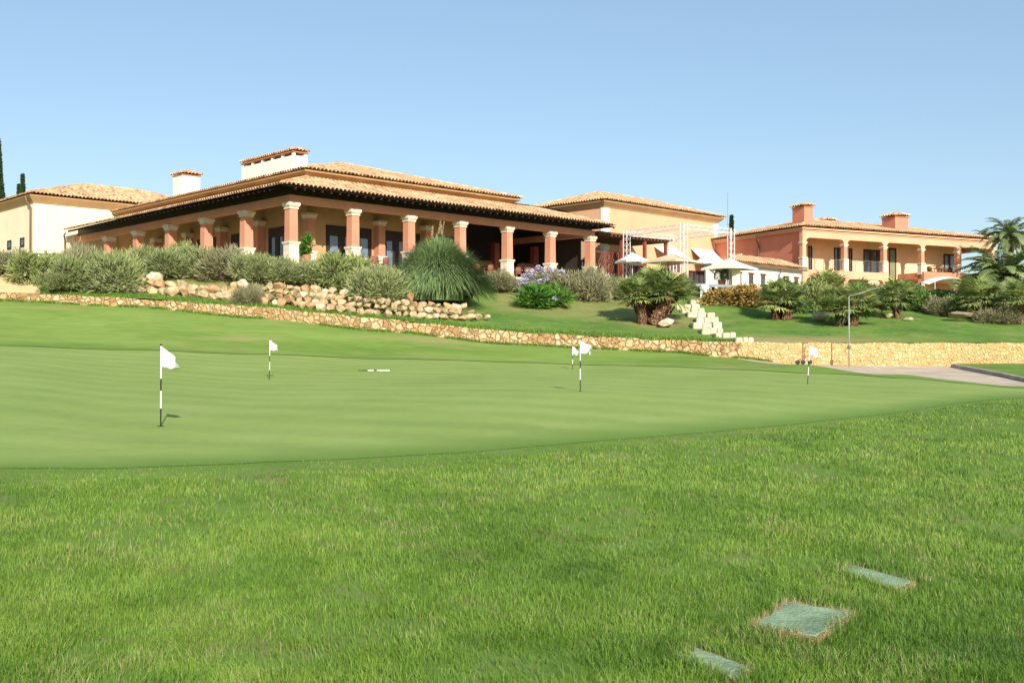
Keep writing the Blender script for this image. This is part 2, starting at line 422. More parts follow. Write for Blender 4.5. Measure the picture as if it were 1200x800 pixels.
def zlow(X, Y):
    X = np.asarray(X, float); Y = np.asarray(Y, float)
    u = np.clip(X / np.maximum(Y, 5.0), CU[0], CU[-1]); b = bnd(B3, u)
    z = _blend(u, lambda k, s: pchip([p[0] for p in LOW[k]], [p[1] for p in LOW[k]], np.maximum(Y[s] * B3[k] / b[s], 5)))
    near = np.clip((bnd(B1, u) - Y) / 3, 0, 1)
    return z + .03 * near * wob(X * 1.3, Y * 1.3)
def zup(X, Y):
    X = np.asarray(X, float); Y = np.asarray(Y, float)
    u = X / np.maximum(Y, 5.0); b = bnd(B3, np.clip(u, CU[0], CU[-1]))
    z = _blend(u, lambda k, s: pchip([p[0] for p in UPP[k]], [p[1] for p in UPP[k]], Y[s] - b[s] + B3[k]))
    fall = np.clip((Y - 125) / 60, 0, 1)
    return z + .05 * wob(X * .5, Y * .5) * np.clip((Y - b - 1) / 3, 0, 1) - 14 * fall * fall
def ground(x, y):
    u = np.clip(x / max(y, 5.0), CU[0], CU[-1])
    b = float(bnd(B3, np.array([u]))[0])
    f = zlow if y < b + .2 else zup
    return float(f(np.array([x]), np.array([y]))[0])
def at(px, row, lo=4.0, hi=110.0, upper=None):
    """the ground point seen at a pixel of the photograph (first hit of the sight line with the terrain)"""
    u = (px - 600) / F; w = (HORIZON - row) / F
    ys = np.arange(lo, hi, .05); xs = u * ys
    b = float(bnd(B3, np.array([np.clip(u, CU[0], CU[-1])]))[0])
    z = np.where(ys < b + .2, zlow(xs, ys), zup(xs, ys))
    if upper: ok = (z >= w * ys) & (ys > b + .4)
    else: ok = z >= w * ys
    k = int(np.argmax(ok)) if ok.any() else len(ys) - 1
    return Vector((xs[k], ys[k], z[k]))
def pt(px, row, D): return Vector(((px - 600) / F * D, D, (HORIZON - row) / F * D))
def ptz(px, z, D): return Vector(((px - 600) / F * D, D, z))

def sheet(name, us, Ya, Yb, nv, zf, mat, zoff=0.0, power=1.0, dry=None):
    t = np.linspace(0, 1, nv) ** power
    Y = Ya[None, :] * (1 - t[:, None]) + Yb[None, :] * t[:, None]
    X = us[None, :] * Y
    z = zf(X.ravel(), Y.ravel()) + zoff
    nu = len(us)
    i = np.arange((nv - 1) * nu).reshape(nv - 1, nu)[:, :-1].ravel()
    f = np.stack([i, i + 1, i + nu + 1, i + nu], 1)
    d = dry(X.ravel(), Y.ravel()) if dry else None
    me = np_mesh(name, np.stack([X.ravel(), Y.ravel(), z], 1), f, mat, dry=d)
    return tag(link(name, me), kind='structure')

US = np.linspace(CU[0], CU[-1], 261)
def fringe_w(X, Y):
    u = np.clip(X / Y, CU[0], CU[-1]); d = Y - bnd(B1, u); px = 600 + F * u
    wd = np.interp(px, [0, 600, 1000, 1200], [1.0, 2.0, 3.6, 5.5])
    return np.clip(1 - d / wd, 0, 1) ** 1.2
sheet('putting_green', US, bnd(B1, US), bnd(B2, US), 140, zlow, M['green'], power=1.7, dry=fringe_w)
sheet('grass_bank', US, bnd(B2, US), bnd(BC, US), 40, zlow, M['bank'])
UP_ = US[US > (800 - 600) / F]
sheet('cart_path', UP_, np.minimum(bnd(BC, UP_), bnd(B3, UP_) - .02), bnd(B3, UP_) + .1, 20, zlow, M['path'])
sheet('collar_strip', US, bnd(B2, US) - .04, bnd(B2, US) + .16, 3, zlow, M['collar'], zoff=.012)

def dryness(X, Y):
    u = X / Y; px = 600 + F * u; b = bnd(B3, np.clip(u, CU[0], CU[-1]))
    d = Y - b
    s1 = np.clip((px - 800) / 60, 0, 1) * np.clip((1130 - px) / 60, 0, 1) * np.clip((3.2 - d) / 1.6, 0, 1) * (.62 + .38 * np.sin(px * .021 + 1))      # scorched strip on the wall
    bed = np.clip((px - 560) / 30, 0, 1) * np.clip((800 - px) / 30, 0, 1) * np.clip((d - 6) / 3, 0, 1) * .42
    bed2 = np.clip((560 - px) / 40, 0, 1) * np.clip((d - 2.0) / 1.0, 0, 1) * .55
    bed3 = np.clip((px - 850) / 30, 0, 1) * np.clip((d - 14) / 3, 0, 1) * .7
    palm = np.exp(-(((px - 775) / 40) ** 2 + ((Y - 58.5) / 2.5) ** 2))
    strip = np.clip((px - 520) / 60, 0, 1) * np.clip((800 - px) / 40, 0, 1) * np.clip((1.2 - d) / 1, 0, 1) * .35
    return np.clip(np.maximum.reduce([s1, bed, bed2, bed3, palm, strip]), 0, 1)
UW = np.linspace(-.78, .80, 300)
sheet('upper_lawn', UW, bnd(B3, np.clip(UW, CU[0], CU[-1])) + .3, np.full(len(UW), 200.0), 160, zup, M['lawn'], power=2.0, dry=dryness)

# near rough ground, from behind the viewer up to the green
t = np.linspace(0, 1, 80)
ub = US; yb = bnd(B1, ub); xb = ub * yb
xa = np.linspace(-16, 26, len(ub)); ya = np.full(len(ub), -12.0)
X = xa[None] * (1 - t[:, None]) + xb[None] * t[:, None]; Y = ya[None] * (1 - t[:, None]) + yb[None] * t[:, None]
nu = len(ub); i = np.arange(79 * nu).reshape(79, nu)[:, :-1].ravel()
me = np_mesh('lawn', np.stack([X.ravel(), Y.ravel(), zlow(X.ravel(), Y.ravel()) - .004], 1), np.stack([i, i + 1, i + nu + 1, i + nu], 1), M['roughfloor'])
tag(link('lawn', me), kind='structure')
# wide land reaching the horizon
mb = MB(); mb.add([(-4000, -3000, -12), (4000, -3000, -12), (4000, 6000, -12), (-4000, 6000, -12)], [(0, 1, 2, 3)])
o = mb.build('ground', M['land']); tag(o, kind='structure')
# flanks: the ground carries on outside the frame
for sgn, c in ((-1, 0), (1, -1)):
    ys = np.linspace(-40, 200, 50); base = np.where(ys < 5, CU[c] * 5, CU[c] * ys)
    xo = base + sgn * 300
    v = []
    for y, xi, xx in zip(ys, base, xo):
        zi = ground(xi, max(y, 5)) - .05
        v += [(xi - sgn * 2, y, zi - .1), (xi + sgn * 20, y, zi - .3), (xx, y, -9)]
    f = []
    for k in range(49):
        for j in range(2):
            f.append((k*3+j, k*3+j+1, k*3+j+4, k*3+j+3))
    mb = MB(); mb.add(v, f); o = mb.build('terrain', M['bank'], smooth=True); tag(o, kind='structure')

# island of grass behind a kerb at the right of the path
def kerb_line(n=24):
    P0, P1 = at(1117, 430.5, lo=30), at(1200, 447, lo=30)
    pts = []
    for k in range(n):
        s = k / (n - 1)
        px = 1117 + s * 150; row = 430.5 + 16.5 * (s * 150 / 83) ** .9
        u = (px - 600) / F
        D = P0.y + (P1.y - P0.y) * (s * 150 / 83) ** .95
        pts.append((u * D, D, ground(u * D, D)))
    return pts
KP = kerb_line()
mb = MB()
for p, q in zip(KP[:-1], KP[1:]):
    qq = tuple(p[i_] + (q[i_] - p[i_]) * .965 for i_ in range(3)); mb.bar((p[0], p[1], p[2] + .04), (qq[0], qq[1], qq[2] + .04), .16, .26)
o = mb.build('kerb', M['kerb']); tag(o, 'grey weathered stone kerb between beige cart path and grass island', 'kerb')
v = []; f = []
for p in KP:
    u = p[0] / p[1]
    for s in (0, .33, .66, 1):
        D = p[1] * (1 - s) + 49.85 * s
        v.append((u * D, D, ground(u * D, D) + .11))
for k in range(len(KP) - 1):
    for j in range(3): f.append((k*4+j, k*4+j+4, k*4+j+5, k*4+j+1))
mb = MB(); mb.add(v, f); o = mb.build('island_grass', M['lawn'], smooth=True); tag(o, kind='structure')

# ------------------------------------------------------------------ retaining walls
def ribbon_wall(name, px0, px1, mat, top_rows, label, cell=.30, thick=.5, step=.045, relief=.06, seed=1):
    """wall built of irregular stones: the face is a fine grid pushed out stone by stone, each stone with its own tint"""
    r = np.random.default_rng(seed)
    uu = np.linspace((px0 - 600) / F, (px1 - 600) / F, 4000)
    b = bnd(B3, np.clip(uu, CU[0], CU[-1])); xs = uu * b
    L = np.concatenate([[0], np.cumsum(np.hypot(np.diff(xs), np.diff(b)))])
    ns = int(L[-1] / step); sl_ = np.linspace(0, L[-1], ns)
    u = np.interp(sl_, L, uu); D = bnd(B3, np.clip(u, CU[0], CU[-1])); X = u * D
    px = 600 + F * u
    zt = (HORIZON - np.interp(px, [q[0] for q in top_rows], [q[1] for q in top_rows])) / F * D
    zb = zlow(X, D) - .25
    nz = 30
    # stone centres in (s, height) space
    gs = np.arange(-1, L[-1] / cell + 2); gz = np.arange(-2, 9)
    SS, ZZ = np.meshgrid(gs, gz, indexing='ij')
    cs = (SS + .5 * (ZZ % 2) + r.uniform(-.36, .36, SS.shape)) * cell; cz = (ZZ + r.uniform(-.34, .34, SS.shape)) * cell * .78
    ct = r.random(SS.shape); cd = r.uniform(.3, 1, SS.shape); ca = r.uniform(.75, 1.35, SS.shape)
    t_ = np.linspace(0, 1, nz)
    Hh = zt - zb
    S = np.repeat(sl_[:, None], nz, 1) + .03 * np.sin(17 * t_)[None] ; Zr = t_[None] * Hh[:, None]
    S2 = S + .04 * np.sin(Zr * 9 + S * 3)
    d1 = np.full(S.shape, 9.0); d2 = d1.copy(); tid = np.zeros(S.shape); dep = np.zeros(S.shape)
    i0 = np.floor(S2 / cell).astype(int) + 1; j0 = np.round(Zr / (cell * .78)).astype(int) + 2
    for di in (-2, -1, 0, 1, 2):
        for dj in (-1, 0, 1, 2):
            ii = np.clip(i0 + di, 0, len(gs) - 1); jj = np.clip(j0 + dj - (0 if dj < 2 else 0), 0, len(gz) - 1)
            dd = np.hypot((S2 - cs[ii, jj]) * ca[ii, jj], (Zr - cz[ii, jj]) * 1.15)
            c_ = dd < d1
            d2 = np.where(c_, d1, np.minimum(d2, dd)); tid = np.where(c_, ct[ii, jj], tid); dep = np.where(c_, cd[ii, jj], dep); d1 = np.where(c_, dd, d1)
    edge = np.clip((d2 - d1) / (cell * .22), 0, 1)
    push = relief * dep * edge ** .5 + .008 * r.normal(size=S.shape)
    topz = zt + .05 * (dep[:, -1] - .6) + .02 * np.sin(sl_ * 2.1)
    Zw = zb[:, None] + t_[None] * (topz - zb)[:, None]
    sc = (D[:, None] - push - .02) / D[:, None]
    V = np.stack([X[:, None] * sc, D[:, None] * sc, Zw], 2)
    back = np.stack([X * (D + thick) / D, D + thick, topz - .01], 1)[:, None]
    foot = np.stack([X * (D + thick) / D, D + thick, zb], 1)[:, None]
    V = np.concatenate([V, back, foot], 1); nn = nz + 2
    i = (np.arange(ns - 1)[:, None] * nn + np.arange(nn - 1)[None]).ravel()
    f = np.stack([i, i + nn, i + nn + 1, i + 1], 1)
    tf = np.where(edge < .18, .07, .16 + .8 * tid) + .05 * r.normal(size=S.shape)
    tf = np.concatenate([tf, tf[:, -1:], tf[:, -1:]], 1)[:-1, :-1].ravel()
    me = np_mesh(name, V.reshape(-1, 3), f, mat, tint=np.clip(tf, 0, 1), smooth=False)
    return tag(link(name, me), label, 'wall')
TOPR = [(-260, 339), (0, 342.5), (50, 344.5), (100, 347), (140, 349), (300, 359.3), (450, 373.8), (600, 389), (700, 394.3), (780, 398.6), (870, 401), (1000, 402), (1460, 402)]
ribbon_wall('retaining_wall', -260, 868, M['rubble'], TOPR, 'low rough tan rubble wall sloping down behind the putting green', .29, seed=3)
ribbon_wall('garden_wall', 868.2, 1460, M['cutstone'], TOPR, 'level yellow stone wall behind the beige path below the palms', .20, relief=.035, seed=4)

# sandy ramp at the left end of the wall
us = (np.linspace(-120, 47, 24) - 600) / F
yb_ = bnd(B3, us) + .52
sheet('sandy_path', us, yb_, yb_ + np.interp(600 + F * us, [-120, 20, 47], [4.2, 3.6, .6]), 14, zup, M['sand'], zoff=.012)

# ------------------------------------------------------------------ stairs of pale blocks
stairs = empty('stone_staircase', at(835, 392, upper=True), 'winding flight of pale stone block steps climbing the lawn', 'staircase')
SR = [(862, 884, 395, 405), (839, 863, 390, 397), (822, 848, 384.5, 392), (812, 846, 378, 385.5), (816, 843, 372, 379), (806, 838, 366.5, 373),
      (799, 826, 361.5, 367.5), (793, 820, 356.5, 363), (809, 829, 351, 357.5)]
sl = stairs.location
for k, (x0, x1, y0, y1) in enumerate(SR):
    p = at((x0 + x1) / 2, y1 - .5, upper=True) if k else at(873, 402.5, upper=True)
    D = p.y
    if k == 0: D = 50.45
    xa, xb = (x0 - 600) / F * D, (x1 - 600) / F * D
    zt = (HORIZON - y0) / F * D
    zb = min(p.z - .5, zt - .6)
    mb = MB(); rr = random.Random(k)
    n = 3; ws = [xa + (xb - xa) * s for s in (0, .31 + .1 * rr.random(), .62 + .1 * rr.random(), 1)]
    for j in range(n):
        mb.box(ws[j] + .012, ws[j+1] - .012, D - .12 + .24 * rr.random(), D + 1.25, zb, zt - .03 + .08 * rr.random())
    mb.build('step', M['step_stone'], stairs, zo=sl.z, xy=(sl.x, sl.y), bevel=.05)

# ------------------------------------------------------------------ roofs of barrel tiles
def tile_slope(mb, e0, d, nrm, L, z0, pitch, dep, seed=0, per=.30, tl=.45, hip=None):
    """barrel tiles: eave starts at e0 (x,y), runs along d for L, rises towards nrm; dep(u) = horizontal run at u"""
    rng = np.random.default_rng(seed)
    ph = np.array([-.5, -.36, -.2, 0, .2, .36]); hh = np.array([0, .075, .13, .15, .13, .075])
    npd = int(round(L / per)); per = L / npd
    uu = np.concatenate([(k + .5 + ph) * per for k in range(npd)] + [[L]])
    hs = np.concatenate([np.tile(hh, npd), [0]])
    run = np.array([max(0.0, dep(u)) for u in uu])
    rmax = run.max(); nk = int(math.ceil(rmax / tl))
    rows = []
    for k in range(nk):
        rows.append((k * tl, .045)); rows.append(((k + 1) * tl, 0.0))
    V = np.zeros((len(rows), len(uu), 3))
    for r, (v, lift) in enumerate(rows):
        vv = np.minimum(v, run)
        V[r, :, 0] = e0[0] + d[0] * uu + nrm[0] * vv
        V[r, :, 1] = e0[1] + d[1] * uu + nrm[1] * vv
        V[r, :, 2] = z0 + vv * pitch + hs * (.95 if r else 1.0) + np.where(vv >= run, 0, lift)
    n0 = len(mb.v); mb.v += [tuple(x) for x in V.reshape(-1, 3)]
    nu = len(uu)
    tints = rng.beta(2.2, 2.2, (nk, npd + 1))
    colt = rng.normal(0, .08, npd + 1)
    for r in range(len(rows) - 1):
        for c in range(nu - 1):
            if run[c] <= rows[r][0] and run[c+1] <= rows[r][0]: continue
            i = n0 + r * nu + c
            mb.f.append([i, i + 1, i + nu + 1, i + nu]); mb.m.append(mb.mi)
            p = c // 6; pan = (c % 6) in (0, 5)
            mb.t.append(float(np.clip(tints[r // 2, p] + colt[p] - (.15 if pan else 0), 0, 1)))
def ridge_tiles(mb, p, q, r=.16, seed=0):
    rng = random.Random(seed); p = Vector(p); q = Vector(q); n = max(2, int((q - p).length / .42))
    d = (q - p) / n; side = Vector((d.y, -d.x, 0)).normalized()
    for k in range(n):
        a = p + d * k; b = a + d * 1.04
        vs = []
        for e, rr in ((a, r * 1.08), (b, r * .92)):
            for s in range(6):
                th = math.pi * s / 5
                vs.append(e + side * rr * math.cos(th) + Vector((0, 0, rr * math.sin(th) * .9)))
        mb.add(vs, [(s, s + 1, s + 7, s + 6) for s in range(5)] + [tuple(range(6)), tuple(range(11, 5, -1))], rng.uniform(.2, .9))
def hip_roof(x0, x1, y0, y1, z0, pitch, seed, over=0.0):
    """tile mesh for a rectangular hip roof (rect = eave outline)"""
    mb = MB(); W = x1 - x0; H = y1 - y0; half = min(W, H) / 2
    tri = lambda L: (lambda u: min(u, L - u, half))
    tile_slope(mb, (x0, y0), (1, 0), (0, 1), W, z0, pitch, tri(W), seed)
    tile_slope(mb, (x1, y0), (0, 1), (-1, 0), H, z0, pitch, tri(H), seed + 1)
    tile_slope(mb, (x1, y1), (-1, 0), (0, -1), W, z0, pitch, tri(W), seed + 2)
    tile_slope(mb, (x0, y1), (0, -1), (1, 0), H, z0, pitch, tri(H), seed + 3)
    zt = z0 + half * pitch + .07
    if W >= H: a, b = (x0 + half, y0 + half, zt), (x1 - half, y0 + half, zt)
    else: a, b = (x0 + half, y0 + half, zt), (x0 + half, y1 - half, zt)
    ca = [(x0, y0), (x0, y1), (x1, y0), (x1, y1)]
    for k, c in enumerate(ca):
        e = min((a, b), key=lambda p: (p[0] - c[0]) ** 2 + (p[1] - c[1]) ** 2)
        ridge_tiles(mb, (c[0], c[1], z0 + .1), e, seed=seed + k)
    if (Vector(a) - Vector(b)).length > .5: ridge_tiles(mb, a, b, seed=seed)
    return mb
def cove(x0, x1, y0, y1, z0, z1, o0, o1):
    mb = MB()
    zz = [z0, z0 + .06, z1 - .1, z1]; oo = [o0, o0 + .03, o1, o1 + .04]
    V = []
    for z, o_ in zip(zz, oo): V += [(x0 - o_, y0 - o_, z), (x1 + o_, y0 - o_, z), (x1 + o_, y1 + o_, z), (x0 - o_, y1 + o_, z)]
    mb.add(V, [(3, 2, 1, 0), (12, 13, 14, 15)] + [(k*4+j, k*4+(j+1) % 4, k*4+4+(j+1) % 4, k*4+4+j) for k in range(3) for j in range(4)])
    return mb
def chimney(parent, zo, x0, x1, y0, y1, zb, zt, mat, seed, gap=.28, cap_over=.14):
    mb = MB(); mb.box(x0, x1, y0, y1, zb, zt)
    ch = mb.build('chimney', mat, parent, zo=zo)
    mb = MB()
    L = max(x1 - x0, y1 - y0); n = max(2, int(L / 1.4) + 1)
    for k in range(n):
        s = k / (n - 1)
        for e in (0, 1):
            if y1 - y0 >= x1 - x0: cx, cy = (x0 + .12 if e == 0 else x1 - .12), y0 + .12 + (y1 - y0 - .24) * s
            else: cx, cy = x0 + .12 + (x1 - x0 - .24) * s, (y0 + .12 if e == 0 else y1 - .12)
            if gap > .1:
                mb = MB(); mb.box(cx - .1, cx + .1, cy - .1, cy + .1, zt, zt + gap); mb.build('cap_post', mat, ch, zo=zo)
    mb = hip_roof(x0 - cap_over, x1 + cap_over, y0 - cap_over, y1 + cap_over, zt + gap, .35, seed)
    mb.build('cap', M['tile'], ch, zo=zo, tint=True)
    mb = MB(); mb.box(x0 - .06, x1 + .06, y0 - .06, y1 + .06, zt + gap - .08, zt + gap - .005); mb.build('cap_slab', M['clay'], ch, zo=zo)
    return ch

def panel(parent, zo, name, axis, at_, u0, u1, z0, z1, panes, frame_mat=None, pane_mat=None, depth=.08, out=-1, fw=.09):
    """door or window: a frame mesh with its panes as one child. axis 'x': lies along x at y = at_; out = side it stands proud"""
    fm = frame_mat or M['dark_wood']; pm = pane_mat or M['glass']
    def bx(mb, a0, a1, zz0, zz1, p0, p1):
        p0, p1 = sorted((at_ + p0 * out, at_ + p1 * out))
        if axis == 'x': mb.box(a0, a1, p0, p1, zz0, zz1)
        else: mb.box(p0, p1, a0, a1, zz0, zz1)
    mb = MB(); w = (u1 - u0) / panes
    for k in range(panes + 1):
        c = u0 + k * w
        bx(mb, max(u0, c - fw), min(u1, c + fw), z0, z1, 0, depth)
    bx(mb, u0, u1, z1 - fw * 2.6 if fw > .2 else z1 - fw * 1.6, z1 + .001, 0, depth * .97)
    bx(mb, u0, u1, z0 - .001, z0 + fw * 1.8, 0, depth * .97)
    fr = mb.build(name, fm, parent, zo=zo)
    mb = MB()
    for k in range(panes): bx(mb, u0 + k * w + fw, u0 + (k + 1) * w - fw, z0 + fw, z1 - fw, 0, .025)
    mb.build('pane', pm, fr, zo=zo)
    return fr

def column(parent, zo, x, y, z0, zped, zcap, ztop, h, shaft_mat, ped=True, cap=True):
    mb = MB(); mb.frustum(x, y, zped if ped else z0, zcap, h, h * .95)
    c = mb.build('column', shaft_mat, parent, zo=zo)
    if cap:
        mb = MB()
        zz = [zcap, zcap + (ztop - zcap) * .2, zcap + (ztop - zcap) * .55, ztop]
        mb.frustum(x, y, zz[0], zz[1], h * 1.12, h * 1.12)
        mb.frustum(x, y, zz[1] + .001, zz[2], h * 1.02, h * 1.32)
        mb.frustum(x, y, zz[2] + .001, zz[3], h * 1.36, h * 1.36)
        mb.build('capital', M['limestone'], c, zo=zo)
    if ped:
        mb = MB()
        mb.frustum(x, y, z0, z0 + .14, h * 1.32, h * 1.32)
        mb.frustum(x, y, z0 + .14, zped - .2, h * 1.14, h * 1.14)
        mb.frustum(x, y, zped - .2, zped - .1, h * 1.16, h * 1.36)
        mb.frustum(x, y, zped - .1, zped, h * 1.38, h * 1.38)
        mb.build('pedestal', M['limestone'], c, zo=zo)
    return c

# ------------------------------------------------------------------ the clubhouse
AX = math.atan2(.6964, .7176)
PC = (-13.15, 61.6)
ZB = 4.6
def club(a, b): return (PC[0] + .7176 * a - .6964 * b, PC[1] + .6964 * a + .7176 * b)
club_rt = empty('clubhouse', (*PC, ZB), 'long terracotta clubhouse with a columned veranda and tiled two-tier roof', 'building', rotz=AX)
ZF, ZCT, ZPT = 5.05, 8.65, 6.33
AE, BE = 26.76, 32.0      # ends of the colonnades
mb = MB()
mb.slab([(-1.0, -1.0), (28.2, -1.0), (28.2, 9), (9, 9), (9, 31.9), (-1.0, 31.9)], 3.6, ZF)
mb.build('terrace_floor', [M['limestone']], club_rt, zo=ZB)
for n in range(7): column(club_rt, ZB, 4.46 * n, 0, ZF, ZPT, ZCT - .38, ZCT, .29, M['terracotta'])
for n in range(1, 6): column(club_rt, ZB, 0, 5.2 * n, ZF, ZPT, ZCT - .38, ZCT, .31, M['terracotta'])
# beams
mb = MB(); mb.box(-.27, AE + .27, -.27, .27, ZCT + .002, ZCT + .45); mb.box(-.26, .26, .272, BE - .01, ZCT + .004, ZCT + .448); mb.box(AE - .26, AE + .26, .272, 8.9, ZCT + .004, ZCT + .448)
mb.build('beam', M['terracotta'], club_rt, zo=ZB)
EV = 1.53; ZE = 9.42; PI_ = .306; RUN = 4.73
# veranda roof
mb = MB()
LA = 28.06 + EV
tile_slope(mb, (-EV, -EV), (1, 0), (0, 1), LA, ZE, PI_, lambda u: min(u, LA - u, RUN), 3)
LBb = 31.2 + EV
tile_slope(mb, (-EV, LBb - EV), (0, -1), (1, 0), LBb, ZE, PI_, lambda u: min(LBb - u, RUN), 5)
tile_slope(mb, (28.06, -EV), (0, 1), (-1, 0), 11, ZE, PI_, lambda u: min(u, RUN), 6)
ridge_tiles(mb, (-EV, -EV, ZE + .1), (RUN - EV, RUN - EV, ZE + RUN * PI_ + .06), seed=4)
ridge_tiles(mb, (28.06, -EV, ZE + .1), (28.06 - RUN, RUN - EV, ZE + RUN * PI_ + .06), seed=9)
mb.box(20, 28.06 - RUN + .2, RUN - EV, 9.4, ZE + RUN * PI_ - .3, ZE + RUN * PI_ + .02)
mb.build('veranda_roof', M['tile'], club_rt, zo=ZB, tint=True)
# dark wooden soffit with rafters
mb = MB()
def strip(p0, p1, p2, p3, dz=-.05):
    mb.add([(p[0], p[1], p[2] + dz) for p in (p0, p1, p2, p3)], [(0, 1, 2, 3)])
ZR = ZE + RUN * PI_; I = RUN - EV
strip((-EV, -EV, ZE), (28.06, -EV, ZE), (28.06 - RUN, I, ZR), (I, I, ZR))
strip((-EV, -EV, ZE), (-EV, 31.2, ZE), (I, 31.2, ZR), (I, I, ZR))
strip((28.06, -EV, ZE), (28.06, 9.4, ZE), (28.06 - RUN, 9.4, ZR), (28.06 - RUN, I, ZR))
k = -.6
while k < 28.0:
    u = min(k + EV, 28.06 - k + .01, RUN) if k > -EV else 0
    mb.bar((k, -EV + .06, ZE - .13), (k, -EV + min(u, RUN), ZE - .13 + min(u, RUN) * PI_), .09, .14); k += .62
k = 0.0
while k < 31.0:
    mb.bar((-EV + .06, k, ZE - .13), (-EV + min(k + EV, RUN), k, ZE - .13 + min(k + EV, RUN) * PI_), .09, .14); k += .62
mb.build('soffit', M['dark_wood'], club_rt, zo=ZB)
mb = MB(); mb.box(-.1, AE + .1, -.1, .1, ZCT + .453, 9.76); mb.box(-.1, .1, .102, 31.9, ZCT + .453, 9.76); mb.box(AE - .1, AE + .1, .102, 8.9, ZCT + .453, 9.76)  # dark panel above the beams stands in for the unlit cavity under the eaves
mb.build('eave_shade_panel', M['dark_wood'], club_rt, zo=ZB)
# inner walls
mb = MB()
mb.box(3.2, 16.0, 3.2, 3.5, ZF, ZR - .1); mb.box(3.2, 3.5, 3.52, 31.9, ZF, ZR - .1)
mb.box(15.7, 16.0, 3.52, 9, ZF, ZR - .1)
mb.build('wall', M['ochre'], club_rt, zo=ZB)
mb = MB(); mb.box(27.3, 27.5, 1.6, 9.0, ZF, 9.3); mb.box(16.02, 28.0, 9.05, 9.3, ZF, ZR - .1); mb.box(3.52, 28, 3.55, 9.3, ZR + .25, ZR + .3)  # recess walls coloured as deep shade; end partition added to darken and block sun
mb.build('dark_shade_wall', M['shade_dark'], club_rt, zo=ZB)
for a0, a1, n in ((4.6, 8.2, 3), (9.2, 12.4, 3), (13.2, 15.6, 3)):
    panel(club_rt, ZB, 'glazed_door', 'x', 3.2, a0, a1, ZF + .02, ZF + 2.95, n, None, M['glass_pale'], fw=.26)
for b0, b1, n in ((4.6, 7.8, 3), (9.4, 12.8, 3), (14.6, 17.8, 3), (19.8, 23, 3), (25, 27.6, 2)):
    panel(club_rt, ZB, 'glazed_door', 'y', 3.2, b0, b1, ZF + .02, ZF + 2.95, n, None, M['glass'], fw=.24)
for a in (3.15, 8.7, 12.8): column(club_rt, ZB, a, 2.9, ZF, ZPT - .15, ZCT - .42, ZCT - .08, .28, M['terracotta'])
for b in (8.6, 13.7, 18.8, 24): column(club_rt, ZB, 2.9, b, ZF, ZPT - .15, ZCT - .42, ZCT - .08, .28, M['terracotta'])
for a in (17.8, 22.3, 26.7): column(club_rt, ZB, a, 6.0, ZF, ZPT, ZCT - .38, ZCT, .26, M['red_wood'], ped=False, cap=False)
# upper hall
UE = 2.59; ZU = 11.33; UA = 22.0; UB = 31.4
mb = MB(); mb.box(3.2, UA - .6, 3.2, UB, ZR - .05, ZU - .02); mb.build('upper_wall', M['ochre'], club_rt, zo=ZB)
mb = cove(3.2, UA - .6, 3.2, UB, ZU - .34, ZU - .005, .06, .48)
mb.build('cornice', M['ochre'], club_rt, zo=ZB)
hip_roof(UE, UA, UE, UB + 3, ZU, .275, 20).build('roof', M['tile'], club_rt, zo=ZB, tint=True)
chimney(club_rt, ZB, 6.6, 7.8, 10.3, 17.5, 11.5, 13.75, M['white'], 41, .3, .1)
chimney(club_rt, ZB, 6.3, 7.9, 26.6, 28.2, 11.5, 14.3, M['white'], 47, .05, .14)
# gutters and downpipe at the left end
mb = MB(); mb.tube([(-EV + .1, 31.0, ZE - .2), (-EV + .1, 31.3, ZE - .35), (-EV + .35, 31.75, ZE - .8), (-EV + .35, 31.75, ZF - .3)], .07)
mb.build('downpipe', M['zinc'], club_rt, zo=ZB, smooth=True)
# flat pergola roof at the right end
mb = MB(); mb.box(27.3, 36.6, -.5, 3.96, 8.96, 9.1)
a = 27.5
while a < 36.5: mb.box(a, a + .1, -.45, 3.9, 8.8, 8.958); a += .45
pg = mb.build('pergola_roof', M['brown_wood'], club_rt, zo=ZB)
for a in (30.5, 33.4, 36.2):
    mb = MB(); mb.box(a - .12, a + .12, -.2, .04, ZF - .6, 8.8); mb.build('post', M['red_wood'], club_rt, zo=ZB)
mb = MB()
for k in range(9):
    a = 28.4 + k * .24
    mb.bar((a, 1.2, ZF + .1), (a + 1.1, 1.2, ZF + 2.6), .07, .05)
for a in (28.3, 31.6): mb.bar((a, 1.2, ZF), (a, 1.2, ZF + 2.7), .09)
mb.bar((28.3, 1.2, ZF + 2.68), (31.6, 1.2, ZF + 2.68), .09); mb.bar((28.3, 1.2, ZF + .08), (31.6, 1.2, ZF + .08), .09)
o = mb.build('lattice_screen', M['red_wood']); o.location = (*PC, 0); o.rotation_euler = (0, 0, AX)
tag(o, 'dark red slatted screen under the flat pergola roof beside the end column', 'screen')

# ------------------------------------------------------------------ cream annex at the left
x0_, y0_ = club(-3.54, 32.0)
annex = empty('annex_building', (x0_, y0_, ZB), 'cream rendered building with hipped tile roof at the left end', 'building', rotz=AX)
mb = MB(); mb.box(0, 18, 0, 13, 4.3, 12.0); mb.build('wall', M['cream'], annex, zo=ZB)
mb = cove(0, 18, 0, 13, 11.55, 12.14, .06, .44)
mb.build('cornice', M['ochre'], annex, zo=ZB)
hip_roof(-.6, 18.6, -.6, 13.6, 12.17, .31, 60).build('roof', M['tile'], annex, zo=ZB, tint=True)
mb = MB(); mb.tube([(-.5, .4, 12.1), (-.42, .38, 11.7), (-.12, .35, 11.2), (-.12, .35, 4.4)], .075); mb.build('downpipe', M['zinc'], annex, zo=ZB, smooth=True)
for b in (2.0, 5.0, 8.0):
    w = panel(annex, ZB, 'window', 'y', 0, b, b + .9, 8.2, 8.95, 1, M['dark_wood'], M['glass'], depth=.06)
